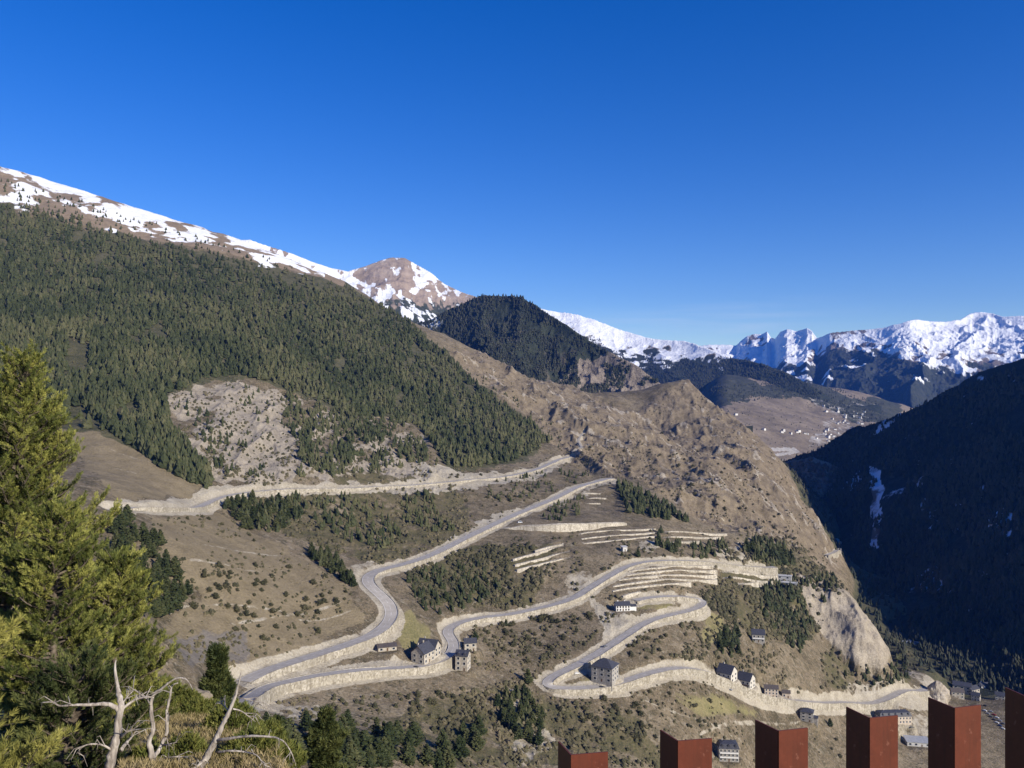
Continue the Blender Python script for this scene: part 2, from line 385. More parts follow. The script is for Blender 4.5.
bench('upper road', [(112,506),(150,510),(185,509),(207,504),(222,497),(240,493),(270,491),(300,490),(350,489),(400,486),(450,482),(500,478),(530,472),(545,466),(558,460),(572,455)], 4.0, .8, bank=8)
bench('upper track', [(572,455),(582,448),(578,438),(584,430)], 1.8, 0.3, asphalt=False, bank=3)
bench('main road', [(243,678),(258,674),(302,662),(339,649),(372,639),(387,630),(394,619),(391,606),(380,595),(367,584),(366,576),(376,571),(395,568),(415,563),(445,550),(475,534),(512,517),(532,509),(560,497),(577,488),(595,483),(612,479)], 4.8, 1.3, bank=7)
bench('lower road', [(240,700),(262,694),(285,689),(317,681),(352,675),(392,672),(416,671),(438,666),(452,658),(457,647),(452,637),(443,632),(446,626),(462,622),(484,617),(525,612),(550,608),(575,600),(587,591),(605,579),(625,567),(640,562),(667,561),(706,562),(735,565),(757,567),(775,572)], 4.0, [3.2,4.4,3.6,1.2,.9,1.1,1.3,1.0,.9,.9,.9], bank=6)
bench('hairpin road', [(634,601),(660,597),(684,596),(699,599),(706,604),(703,609),(688,613),(660,618),(641,625),(626,636),(610,647),(593,658),(567,671),(546,679),(540,684),(547,690),(576,691),(610,689),(630,682),(649,675),(669,670),(691,669),(706,673),(729,684),(752,693),(770,698),(792,701),(815,703),(850,701),(890,699),(925,697)], 4.0, [.9,1.2,1.3,1.1,1.1,1.5,2.4,3.2,1.6,1.0,.9,.9,.5], bank=6)
bench('white terrace', [(502,527),(520,529),(545,531),(575,530),(600,527),(624,524)], 3.0, [1,5,7.5,6,4,1.5], bank=1, asphalt=False, blend=9)
bench('gorge road', [(826,557),(834,555),(839,550),(840,543),(836,535)], 3.0, 2.0, bank=2)
TERR = [[(512,561),(530,556),(563,545)],[(514,566),(535,561),(569,550)],[(516,571),(540,565),(570,556)],[(534,553),(563,543)],
        [(580,534),(605,531),(655,529)],[(581,539),(610,536),(654,533)],[(583,543),(612,541),(654,537)],[(660,531),(690,532),(726,535)],[(662,536),(690,537),(722,539)],[(664,541),(700,543)],
        [(628,571),(655,568),(682,566),(712,568)],[(626,575),(655,572),(684,570),(716,573)],[(618,580),(650,577),(684,575),(716,578)],[(612,586),(635,583),(655,580),(684,580),(716,583)],[(612,591),(640,587),(690,586)],
        [(582,493),(600,494)],[(583,498),(606,499)],[(584,503),(600,504)],[(622,597),(640,591)],[(720,570),(750,574),(776,580)],[(722,576),(750,580),(772,585)],[(735,582),(760,586)]]
for t in TERR: bench('terrace', t, .8, .9, bank=0.3, asphalt=False, blend=2, sm=4)
def seg_dist(P, pad):
    """distance of every ground vertex to a polyline, and the line's height at the nearest point"""
    D = np.full(B.Z.shape, 1e9); H = np.zeros(B.Z.shape)
    iu = lambda u: int(np.clip((u-B.u[0])/(B.u[1]-B.u[0]), 0, len(B.u)-1))
    iy = lambda y: int(np.clip(np.log(y/B.y[0])/np.log(B.y[1]/B.y[0]), 0, len(B.y)-1))
    for a, b in zip(P[:-1], P[1:]):
        ya, yb = min(a[1], b[1])-pad, max(a[1], b[1])+pad; xa, xb = min(a[0], b[0])-pad, max(a[0], b[0])+pad
        us = [xa/ya, xa/yb, xb/ya, xb/yb]
        j0, j1, i0, i1 = iy(ya), iy(yb)+2, iu(min(us)), iu(max(us))+2
        X = B.X[j0:j1, i0:i1]; Y = B.Y[j0:j1, i0:i1]; dx, dy = b[0]-a[0], b[1]-a[1]; q = dx*dx+dy*dy+1e-9
        t = np.clip(((X-a[0])*dx+(Y-a[1])*dy)/q, 0, 1)
        d = np.hypot(X-a[0]-t*dx, Y-a[1]-t*dy); m = d < D[j0:j1, i0:i1]
        D[j0:j1, i0:i1][m] = d[m]; H[j0:j1, i0:i1][m] = (a[2]+t*(b[2]-a[2]))[m]
    return D, H
for pl in [[(232,624),(268,618),(300,614),(330,606),(352,598)],[(205,606),(240,604),(280,610)],[(205,545),(250,552),(285,556)],[(190,560),(230,566),(260,572)],[(300,620),(330,618),(352,610)],[(455,618),(470,604),(490,592),(512,584)],[(565,655),(600,668),(590,676)],[(640,505),(700,512),(760,530)],[(700,735),(760,722),(800,722)],[(640,700),(680,716),(740,740)],[(60,455),(120,470),(180,484)],[(100,445),(150,462)]]:
    P_ = [B.hit(*q) for q in pl]; P_ = smooth_line(resample([tuple(q) for q in P_ if q is not None], 6.0), 6); D_, _h = seg_dist(P_, 6)
    A['pale'] = np.maximum(A['pale'], (1-sstep(.6, 2.0, D_+jx*.12))*.52)
Z0 = B.Z.copy(); ROADMIN = np.full(B.Z.shape, 1e9)
for bn in reversed(BENCH):
    D, H = seg_dist(bn['P'], bn['hw']+bn['blend']+bn['bank']+6)
    up = Z0 > H
    # uphill side: a cut bank; downhill side: the ground stops at the wall
    wgt = np.where(up, sstep(bn['hw']+1.0, bn['hw']+1.0+bn['blend'], D), sstep(bn['hw']-2.4, bn['hw']-0.3, D))
    near = D < bn['hw']+bn['blend']+2
    B.Z = np.where(near, (H-0.3)*(1-wgt)+B.Z*wgt, B.Z)
    A['pale'] = np.maximum(A['pale'], (.35+1.2*fbm(B.X/14, B.Y/14, 61, 3)).clip(0, 1)*np.where(D < 1e8, 1-sstep(bn['hw']+bn['bank']*0.5, bn['hw']+bn['bank']+1, D+jx*0.15), 0)*0.95)
    ROADMIN = np.minimum(ROADMIN, D-bn['hw'])
edge = sstep(0, 30, B.X-np.interp(B.Y, [700,850,930,1020,1150,1420,1600,1900,2600], [660,650,560,490,470,590,600,640,760]))*(B.Y > 980)
A['forest'] = np.maximum(A['forest'], edge); A['pale'] *= 1-edge  # forest tone also laid over the gorge floor to deepen its shade
for k in ('forest', 'scree', 'rock', 'bluff', 'slate', 'lawn', 'field', 'scrub'): A[k] = blur(A[k], 1)
# level pads for the houses
PADS = [(605,676,10),(423,659,8),(429,653,8),(463,669,6),(470,650,6),(387,650,8),(622,610,10),(758,640,8),(727,679,9),(746,686,9),(771,695,8),(786,697,5),(807,719,8),(728,758,10),(893,721,18),(917,744,13),(780,578,12),(787,585,11),(624,551,4)]
for px, py, r in PADS:
    p = B.hit(px, py); D = np.hypot(B.X-p.x, B.Y-p.y); k = 1-sstep(r, r+6, D); B.Z = B.Z*(1-k)+(p.z)*k
M_VALLEY = ground_mat('valley_ground', [(.085,.068,.040),(.168,.133,.085),(.25,.203,.135)], [
    ('high', (.17,.13,.09), (.27,.21,.15), .5, .02), ('field', (.155,.125,.075), (.25,.203,.128), .7, .04),
    ('lawn', (.15,.14,.06), (.26,.22,.11), .8, .05), ('scrub', (.062,.064,.028), (.15,.122,.07), 1.6, .05), ('rock', (.115,.09,.058), (.26,.21,.145), .9, .03),
    ('scree', (.205,.175,.13), (.385,.335,.265), 1.3, .03), ('forest', (.045,.05,.026), (.12,.108,.062), .6, .02), ('slate', (.13,.115,.095), (.21,.185,.155), 1.3, .08),
    ('crop', (.17,.145,.115), (.42,.37,.295), .5, .12), ('bluff', (.20,.17,.128), (.41,.355,.275), .6, .12), ('pale', (.27,.235,.175), (.45,.405,.32), 1.0, .12), ('snow', (.7,.72,.76), (.82,.84,.87), 1.1, .045)],
    s0=.008, s1=.07, s2=.6, bump=.9, bdist=2.5, speck=.28)
B.build('valley_slope', M_VALLEY)

# ================================================================== ridge mountains behind
def ridge_layer(name, ridge, u0, u1, nu, y0, y1, ny, sf, sb, amp, L0, wx, wy, seed, jit=0.0, curve=0.0, rot=.5):
    """ridge: (column, row, distance) along the skyline; the ground falls away in front and behind"""
    la = Layer(u0, u1, nu, y0, y1, ny)
    r = np.array(ridge, float); px = 512+F*la.u
    d = np.interp(px, r[:, 0], r[:, 2]); py = np.interp(px, r[:, 0], r[:, 1])
    k = max(3, nu//90)|1; d = np.convolve(np.pad(d, k, mode='edge'), np.ones(2*k+1)/(2*k+1), 'valid')
    dj = -(fbm(px/9, px*0, seed+3, 4)-0.5)*jit/F*d
    zr = -(py-HOR)/F*d
    f = d[None, :]-la.Y; fr = np.maximum(f, 0); bk = np.maximum(-f, 0)
    wxn = fbm(la.X/wx/1.5, la.Y/wy/1.5, seed+50, 3)*1.6
    ca, sa = math.cos(rot), math.sin(rot); rx, ry = la.X*ca-la.Y*sa, la.X*sa+la.Y*ca
    rg = ridged(rx/wx+wxn, ry/wy+wxn*.5, seed, 6)
    env = 1-np.exp(-fr/L0)
    la.Z = zr[None, :]-sf*fr-curve*fr*(1-np.exp(-fr/(L0*4)))-sb*bk-amp*env*(1-rg)*1.3-amp*0.35*(1-np.exp(-fr/(L0*.2)))*(1-ridged(la.X/wx*4, la.Y/wy*4, seed+9, 4))
    la.Z += dj[None, :]*np.exp(-fr/90)
    la.front = f; la.rg = rg
    la.Z = np.maximum(la.Z, -440+fbm(la.X/300, la.Y/300, 1, 3)*10)
    return la
# forested hill behind the slope, rocky towards its lower right
HILL = ridge_layer('hill', [(360,345,3300),(400,325,3400),(430,321,3400),(450,309,3400),(480,296,3350),(505,295,3300),(520,297,3250),(536,304,3200),(553,317,3100),(573,329,3000),(592,342,2950),(616,355,2850),(632,362,2800),(649,375,2750),(664,386,2700),(690,402,2650),(720,425,2600)],
    -.23, .30, 560, 2100, 4200, 330, .42, .45, 110, 160, 260, 420, 60, 3, .08)
hx, hy = HILL.pix(); hj = (fbm(HILL.X/60, HILL.Y/60, 5, 4)-.5)*26
rk = inpoly(hx+hj, hy+hj*.8, [(590,358),(618,352),(650,372),(668,384),(700,400),(690,440),(640,425),(590,400),(560,385)])
HILL.attr['rock'] = rk*1.0; HILL.attr['forest'] = (1-rk)*(.75+.5*(fbm(HILL.X/120, HILL.Y/120, 8, 4)-.5)*2)
HILL.attr['snow'] = (inpoly(hx+hj, hy, [(420,318),(445,312),(440,330),(400,335)])*.5)
M_HILL = ground_mat('hill_ground', [(.12,.10,.07),(.19,.155,.115),(.27,.225,.17)], [('rock', (.12,.10,.08), (.30,.25,.20), .9, .015), ('forest', (.022,.03,.022), (.05,.058,.036), .7, .008), ('snow', (.7,.72,.76), (.8,.82,.86), .9, .01)], s0=.004, s1=.03, s2=.2, bump=1, bdist=10)
HILL.build('forested_hill', M_HILL)
# red brown summit streaked with snow
PEAK = ridge_layer('peak', [(250,240,5200),(290,253,5300),(310,261,5300),(330,268,5300),(348,271,5300),(365,266,5400),(380,260,5500),(393,257,5600),(405,258,5600),(412,262,5600),(430,272,5500),(445,284,5400),(460,291,5300),(480,298,5200),(500,306,5100),(530,318,5000)],
    -.36, .05, 560, 3500, 7000, 300, .36, .4, 85, 300, 520, 600, 160, 1.2, .05)
hx, hy = PEAK.pix(); sw = fbm(PEAK.X/110+PEAK.Y/900, PEAK.Y/330-PEAK.X/160, 5, 5)-.5
bare = inpoly(hx+sw*14, hy+sw*10, [(366,266),(380,261),(400,255),(410,260),(411,278),(418,287),(405,288),(388,284),(366,284),(352,276)])
sf_ = fbm(PEAK.X/45+PEAK.Y/120, PEAK.Y/190-PEAK.X/70, 15, 5)-.5
PEAK.attr['snow'] = np.clip(.66+sw*1.7+sf_*2.3-bare*.8-sstep(288, 310, hy)*.3+(hx > 408)*.22*(hy < 285)+(hx < 362)*.15, 0, 1)
PEAK.attr['forest'] = sstep(284, 312, hy+sw*30+sf_*34)*.9
M_PEAK = ground_mat('peak_ground', [(.24,.185,.14),(.31,.24,.19),(.35,.28,.225)], [('forest', (.03,.04,.03), (.07,.075,.05), .8, .006), ('snow', (.72,.74,.78), (.84,.86,.89), 1.1, .018)], s0=.003, s1=.012, s2=.06, bump=.9, bdist=14)
PEAK.build('snowy_peak', M_PEAK)
# long snow ridge with dark forest below
MID = ridge_layer('mid', [(500,303,7200),(550,310,7200),(560,312,7200),(580,315,7100),(600,322,7000),(625,331,6900),(650,338,6700),(684,341,6500),(705,347,6200),(730,357,5900),(760,363,5600),(785,372,5400),(812,386,5200),(840,405,5100)],
    -.03, .46, 560, 4300, 8600, 300, .34, .4, 70, 300, 620, 700, 260, 2.5, .05)
hx, hy = MID.pix(); sw = fbm(MID.X/200, MID.Y/260, 6, 5)-.5
sl = np.interp(hx, [540,580,620,660,690,720,760], [338,341,350,353,356,358,350]); sw3 = fbm(MID.X/60, MID.Y/90, 27, 5)-.5
MID.attr['snow'] = np.clip(.62+(sl-hy)/16+sw*1.5+sw3*1.9, 0, 1)*(hx < 745)
MID.attr['forest'] = np.clip(.5+(hy-sl)/12-sw*1.2-sw3*1.2, 0, 1)
M_MID = ground_mat('ridge_ground', [(.17,.14,.10),(.22,.18,.14),(.27,.22,.18)], [('forest', (.02,.028,.022), (.045,.05,.035), .4, .006), ('snow', (.72,.74,.78), (.84,.86,.89), .9, .006)], s0=.003, s1=.012, s2=.06, bump=1, bdist=14)
MID.build('snow_ridge', M_MID)
# far high range
RANGE = ridge_layer('range', [(640,348,12000),(704,345,11500),(736,345,11400),(740,341,11400),(747,336,11300),(754,334,11300),(762,334,11200),(767,331,11200),(771,337,11000),(775,338,10800),(780,332,10600),(787,329,10500),(797,331,10400),(807,328,10200),(812,331,10100),(817,338,9900),(823,336,9700),(830,333,9600),(857,330,9500),(887,327,9300),(897,324,9200),(910,320,9200),(917,319,9300),(930,321,9400),(950,321,9500),(960,320,9500),(970,314,9700),(980,312,9700),(993,313,9600),(1000,316,9400),(1024,316,9200),(1100,312,9000)],
    .13, .74, 800, 6200, 13500, 420, .24, .4, 150, 420, 620, 760, 360, 1.8, .14)
hx, hy = RANGE.pix(); sw = fbm(RANGE.X/260, RANGE.Y/420, 7, 6)-.5; sw2 = fbm(RANGE.X/120, RANGE.Y/160, 17, 5)-.5
sl = np.interp(hx, [704,740,780,815,840,870,900,930,960,1000,1024,1100], [366,372,372,362,350,346,356,362,366,370,362,360])
crag = inpoly(hx, hy, [(736,346),(747,330),(770,325),(774,340),(760,347)])
sw3 = fbm(RANGE.X/70, RANGE.Y/110, 27, 5)-.5
RANGE.attr['snow'] = np.clip(.56+(sl-hy)/38+sw*1.3+sw3*1.7+(RANGE.rg-.5)*.9-crag*.7, 0, 1)
RANGE.attr['forest'] = np.clip(.5+(hy-sl)/18-sw*1.5+sw2*.5-sw3*.8, 0, 1)*.9
M_RANGE = ground_mat('range_ground', [(.10,.085,.075),(.17,.14,.12),(.23,.19,.16)], [('forest', (.022,.03,.026), (.055,.06,.045), .4, .003), ('snow', (.72,.74,.78), (.84,.86,.89), 1.0, .012)], s0=.002, s1=.008, s2=.04, bump=1, bdist=25)
RANGE.build('far_range', M_RANGE)
# brown slope of the upper valley floor
VAL = Layer(.19, .56, 420, 2350, 7000, 260)
vt = TPS([W(*p) for p in [(780,482,2600),(800,466,3200),(850,441,4000),(884,415,5000),(760,430,3700),(700,405,4000),(740,388,5000),(770,384,5300),(800,385,5500),(850,394,5600),(884,404,5600),(830,420,4700),(720,440,3000),(680,440,2700),(900,420,5000)]]+[(900,2400,-345),(1250,3000,-330),(1800,4000,-260),(2600,5500,-120),(1800,6800,50),(2600,6800,0)])
VAL.Z = vt(VAL.X, VAL.Y)-sstep(.27, .20, VAL.U)*260+(fbm(VAL.X/180, VAL.Y/180, 3, 5)-.5)*36
hx, hy = VAL.pix(); sw = fbm(VAL.X/90, VAL.Y/90, 4, 5)-.5
VAL.attr['forest'] = np.clip(inpoly(hx+sw*14, hy+sw*14, [(700,350),(760,384),(815,378),(850,400),(900,395),(900,425),(850,420),(820,405),(790,395),(760,398),(730,404),(700,420)])*.9+sw*.6+.1, 0, 1)
VAL.attr['pale'] = np.clip(inpoly(hx+sw*16, hy+sw*10, [(810,395),(850,402),(886,408),(862,425),(830,446),(808,448),(826,425)])*.38+inpoly(hx+sw*4, hy+sw*3, [(755,446),(795,448),(800,452),(778,456),(765,460),(762,455),(790,451),(755,450)])*1.0+sw*.7, 0, 1)
M_VAL = ground_mat('far_valley_ground', [(.13,.105,.075),(.20,.16,.115),(.26,.21,.155)], [('forest', (.03,.035,.025), (.08,.08,.055), .8, .01), ('pale', (.28,.26,.23), (.46,.43,.39), 1.0, .03)], s0=.004, s1=.02, s2=.1, bump=.8, bdist=8)
VAL.build('upper_valley', M_VAL)
# steep slope on the shaded side of the gorge
SH = Layer(.30, .92, 620, 960, 3400, 420)
su = SH.u; st = np.interp(512+F*su, [740,784,817,850,883,916,950,983,1024,1150,1300], [470,459,449,429,419,406,386,371,359,318,280])
st = (HOR-st)/F+(fbm(su*45, su*0, 3, 4)-.5)*.008
yr = 882/np.maximum(.8*su-st, .05)
foot = 640+np.maximum(SH.Y-2000, 0)*.10
front = SH.Y < yr[None, :]
SH.Z = np.where(front, -370+.8*(SH.X-foot), (st*yr)[None, :]-.45*(SH.Y-yr[None, :]))
fr = np.maximum(yr[None, :]-SH.Y, 0)
Zr_ = (st*yr)[None, :]-su[None, :]*(.42*np.minimum(fr, 420)+1.25*np.maximum(fr-420, 0)); kx_ = 0.0
SH.Z = np.where(front, SH.Z*(1-kx_)+np.maximum(Zr_, -370)*kx_, SH.Z)
SH.Z = np.maximum(SH.Z, -372+.012*(SH.X-640)+np.maximum(SH.Y-1000, 0)*.03)
hi = sstep(-368, -300, SH.Z)*(1-np.exp(-fr/120))
SH.Z -= (1-ridged(SH.X/330, SH.Y/170, 8, 5))*46*hi+(1-ridged(SH.X/60, SH.Y/60, 28, 4))*12*hi
SH.Z = np.maximum(SH.Z, -384)
hx, hy = SH.pix(); sw_ = fbm(SH.X/30, SH.Y/60, 14, 4)-.5; sw = fbm(SH.X/50, SH.Y/50, 4, 5)-.5
sp = inpoly(hx+sw*10, hy+sw*10, [(870,466),(884,472),(882,490),(878,548),(870,548),(872,500)])|inpoly(hx+sw*16, hy+sw*14, [(918,570),(940,568),(942,592),(925,594)])|inpoly(hx+sw*18, hy+sw*12, [(990,520),(1012,512),(1008,535),(990,535)])|inpoly(hx+sw*18, hy+sw*8, [(845,485),(862,472),(866,480),(850,498)])|inpoly(hx+sw*14, hy+sw*8, [(880,425),(905,414),(898,424),(876,438)])
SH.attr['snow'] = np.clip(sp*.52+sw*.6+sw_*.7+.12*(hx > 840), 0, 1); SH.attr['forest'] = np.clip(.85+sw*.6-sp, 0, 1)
# low wooded knoll on the valley floor at the foot of the shaded slope, added to catch the sun
KNO = ridge_layer('knoll', [(730,500,2500),(760,474,2450),(775,466,2400),(790,461,2350),(803,458,2300),(815,457,2270),(830,463,2230),(850,473,2180),(868,484,2130),(885,497,2080),(920,540,2000)], .26, .50, 300, 1500, 2800, 220, .36, .5, 40, 120, 120, 140, 460, 3, .05)
KNO.attr['forest'] = np.clip(.45+(fbm(KNO.X/50, KNO.Y/50, 5, 4)-.5)*1.6, 0, 1)
M_KNO = ground_mat('knoll_wood_ground', [(.11,.09,.07),(.18,.15,.11),(.25,.21,.16)], [('forest', (.05,.05,.04), (.11,.105,.08), .7, .02)], s0=.01, s1=.06, s2=.4, bump=.9, bdist=3)
KNO.build('valley_knoll', M_KNO)
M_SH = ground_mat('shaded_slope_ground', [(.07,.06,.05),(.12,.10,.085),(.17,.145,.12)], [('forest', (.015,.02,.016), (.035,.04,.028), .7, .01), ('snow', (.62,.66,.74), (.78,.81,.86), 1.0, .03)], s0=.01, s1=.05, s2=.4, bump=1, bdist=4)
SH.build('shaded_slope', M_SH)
# ================================================================== roads and retaining walls
def road_mat(name, c0, c1, lines=True):
    m, nt, b = new_mat(name)
    pos = N(nt, 'ShaderNodeNewGeometry').outputs['Position']
    c = ramp(nt, noise(nt, .25, 6, .65, pos), [(.35, c0), (.65, c1)])
    if lines:
        a = N(nt, 'ShaderNodeAttribute', attribute_name='across').outputs['Fac']
        ab = math_n(nt, 'ABSOLUTE', a)
        e = math_n(nt, 'MULTIPLY', math_n(nt, 'GREATER_THAN', ab, .86), math_n(nt, 'LESS_THAN', ab, .92))
        al = N(nt, 'ShaderNodeAttribute', attribute_name='along').outputs['Fac']
        dsh = math_n(nt, 'GREATER_THAN', math_n(nt, 'FRACT', math_n(nt, 'MULTIPLY', al, 1/9.0)), .5)
        cl = math_n(nt, 'MULTIPLY', math_n(nt, 'LESS_THAN', ab, .03), dsh)
        c = mix_c(nt, math_n(nt, 'MULTIPLY', math_n(nt, 'MAXIMUM', e, cl), .6), c, (.72, .72, .70))
    L(nt, c, b.inputs['Base Color']); b.inputs['Roughness'].default_value = .75; b.inputs['Specular IOR Level'].default_value = .3
    return m
M_ASPH = road_mat('asphalt', (.34,.31,.265), (.43,.395,.345)); M_TRACK = road_mat('dirt_track', (.34,.30,.23), (.50,.45,.36), False)
def wall_mat(name, c0, c1, c2):
    m, nt, b = new_mat(name)
    pos = N(nt, 'ShaderNodeNewGeometry').outputs['Position']
    v = N(nt, 'ShaderNodeTexVoronoi'); v.inputs['Scale'].default_value = .9; L(nt, pos, v.inputs['Vector'])
    n = noise(nt, .5, 5, .6, pos)
    f = math_n(nt, 'ADD', math_n(nt, 'MULTIPLY', v.outputs['Color'], .35), math_n(nt, 'MULTIPLY', n, .65))
    c = ramp(nt, f, [(.32, c0), (.48, c1), (.62, c2)])
    mp = N(nt, 'ShaderNodeMapping'); mp.inputs['Scale'].default_value = (.30, .30, .05); L(nt, pos, mp.inputs['Vector'])
    st = N(nt, 'ShaderNodeMapRange'); st.inputs[1].default_value = .48; st.inputs[2].default_value = .66; L(nt, noise(nt, 1, 5, .65, mp.outputs[0]), st.inputs[0])
    c = mix_c(nt, math_n(nt, 'MULTIPLY', st.outputs[0], .75), c, (.17, .145, .105))
    st2 = N(nt, 'ShaderNodeMapRange'); st2.inputs[1].default_value = .5; st2.inputs[2].default_value = .62; L(nt, noise(nt, .035, 4, .6, pos), st2.inputs[0])
    c = mix_c(nt, math_n(nt, 'MULTIPLY', st2.outputs[0], .5), c, (.24, .215, .17))
    L(nt, c, b.inputs['Base Color'])
    bp = N(nt, 'ShaderNodeBump'); bp.inputs['Strength'].default_value = .8; bp.inputs['Distance'].default_value = .3
    L(nt, v.outputs['Distance'], bp.inputs['Height']); L(nt, bp.outputs[0], b.inputs['Normal'])
    return m
M_WALL = wall_mat('pale_stone_wall', (.22,.195,.15), (.35,.315,.25), (.47,.43,.355))
M_TWALL = wall_mat('terrace_stone', (.30,.265,.21), (.46,.415,.34), (.56,.515,.43))
def normals(P):
    t = np.gradient(P[:, :2], axis=0); t /= np.linalg.norm(t, axis=1)[:, None]+1e-9
    return np.stack([-t[:, 1], t[:, 0]], 1)
LAND = [((290,700),'behind the bare dead trees'), ((430,668),'in front of the dark roofed twin houses'), ((390,600),'at the S shaped bend'), ((500,525),'beside the white terrace'),
        ((590,690),'below the tall stone house'), ((680,610),'around the upper hairpin'), ((500,615),'above the scrub slope'), ((720,562),'by the dark pine clump'), ((280,490),'under the grey scree'),
        ((160,508),'below the bare brown meadow'), ((470,482),'below the forest edge'), ((610,570),'beside the long terraces'), ((760,692),'by the row of village houses'), ((580,488),'near the top of the slope'),
        ((860,700),'near the village car park'), ((560,455),'where the dirt track starts'), ((320,655),'along the field'), ((580,660),'behind the tall stone house'), ((835,550),'at the edge of the shaded gorge')]
walls = {}
NAMES = {'road': 'asphalt_road'}
for bn in BENCH:
    P = bn['P']; hw = bn['hw']; nv = normals(P); n = len(P)
    al = np.r_[0, np.cumsum(np.linalg.norm(np.diff(P[:, :2], axis=0), axis=1))]
    if bn['asphalt'] or bn['key'] == 'upper track':
        xs = np.array([-1, -.5, 0, .5, 1])
        V = np.concatenate([np.c_[P[:, :2]+nv*hw*x, P[:, 2]-abs(x)*.04] for x in xs]).reshape(5, n, 3).transpose(1, 0, 2).reshape(-1, 3)
        i = np.arange(n-1)[:, None]*5+np.arange(4)[None]; i = i.ravel()
        me = np_mesh('road', V, np.stack([i, i+1, i+6, i+5], 1), True, {'across': np.tile(xs, n), 'along': np.repeat(al, 5)})
        o = link_mesh('dirt_track' if not bn['asphalt'] else 'asphalt_road', me, M_ASPH if bn['asphalt'] else M_TRACK); o['kind'] = 'structure'
    par = .35 if bn['asphalt'] else 0.1
    for sd in (-1, 1):
        off = hw+.55
        Q = P[:, :2]+nv*sd*off; G = B.height(P[:, 0]+nv[:, 0]*sd*(off+2.2), P[:, 1]+nv[:, 1]*sd*(off+2.2))
        ok = P[:, 2]-G > .5
        if bn['key'] == 'terrace':
            G2 = B.height(P[:, 0]-nv[:, 0]*sd*6, P[:, 1]-nv[:, 1]*sd*6); G1 = B.height(P[:, 0]+nv[:, 0]*sd*6, P[:, 1]+nv[:, 1]*sd*6); ok = np.full(n, G1.mean() < G2.mean())
        j = 0
        while j < n:
            if not ok[j]: j += 1; continue
            k = j
            while k+1 < n and ok[k+1]: k += 1
            if al[k]-al[j] > 8 and bn['key'] != 'upper track':
                mb = MB(); th = .35; ti = .5 if bn['asphalt'] else 1.5
                wob = (fbm(al[j:k+1]/6, al[j:k+1]*0, 3, 3)-.5)*.7
                for q in range(j, k+1):
                    o_ = Vector((nv[q, 0]*sd, nv[q, 1]*sd, 0)); c = Vector((Q[q, 0], Q[q, 1], 0)); top = P[q, 2]+par+wob[q-j]-max(0, .9-.35*min(q-j, k-q)); bot = min(G[q]-4.0, top-4.0)
                    mb.V += [tuple(c-o_*ti+Vector((0,0,bot))), tuple(c-o_*ti+Vector((0,0,top))), tuple(c+o_*th+Vector((0,0,top))), tuple(c+o_*(th+.3)+Vector((0,0,bot)))]
                for q in range(k-j):
                    a, b_ = q*4, q*4+4
                    for e in range(3): mb.F.append((a+e, a+e+1, b_+e+1, b_+e) if sd < 0 else (a+e, b_+e, b_+e+1, a+e+1))
                mb.F.append((0,1,2,3)); mb.F.append(tuple((k-j)*4+e for e in (3,2,1,0)))
                mid = P[(j+k)//2]; mp = (512+F*mid[0]/mid[1], HOR-F*mid[2]/mid[1])
                wh = min(LAND, key=lambda l: (l[0][0]-mp[0])**2+(l[0][1]-mp[1])**2)[1]
                if bn['key'] == 'terrace': key = ('terrace', wh)
                elif bn['key'] == 'white terrace': key = ('white', wh)
                else: key = (bn['key'], wh)
                walls.setdefault(key, []).append(mb)
                if bn['key'] == 'terrace': walls.setdefault(('count',), []).append((mp, mb, wh))
            j = k+1
tl = walls.pop(('count',), [])
for key, ms in walls.items():
    if key[0] == 'terrace': continue
    ms.sort(key=lambda m_: -len(m_.V))
    for q, mb in enumerate(ms):
        o = mb.build('retaining_wall', M_TWALL if key[0] == 'white' else M_WALL)
        pre = '' if len(ms) == 1 else ('long ' if q == 0 else 'short ')
        if key[0] == 'white': lab = pre+'tall bright white retaining wall of the terrace between two roads'
        else: lab = pre+'pale stone wall edging the %s, %s' % key
        grp = 'retaining walls on the slope' if len(ms) < 3 or q == 0 else 'short walls of the %s %s' % key
        tag(o, lab, 'wall', grp, 'thing')
tl.sort(key=lambda t: t[0][1])
ZONES = [(lambda x, y: y < 510, 'short pale terrace wall on the bare patch below the road top', 'short terraces at the road top'),
         (lambda x, y: y < 552 and x > 574 and x < 660, 'low stone terrace wall right of the tall white wall', 'terraces right of the white wall'),
         (lambda x, y: y < 570 and x < 574, 'slanting stone terrace wall under the tall white wall', 'terraces under the white wall'),
         (lambda x, y: y < 552, 'low stone terrace wall beside the round dark pines', 'terraces beside the dark pines'),
         (lambda x, y: y > 585, 'short terrace wall above the white walled house', 'terraces above the white house'),
         (lambda x, y: x > 725, 'low terrace wall beside the flat concrete roofs', 'terraces by the concrete roofs'),
         (lambda x, y: True, 'long curved stone terrace wall above the upper hairpin', 'long curved terraces')]
for mp, mb, wh in tl:
    z = next(z for z in ZONES if z[0](*mp))
    o = mb.build('terrace_wall', M_TWALL); tag(o, z[1], 'wall', z[2], 'thing')
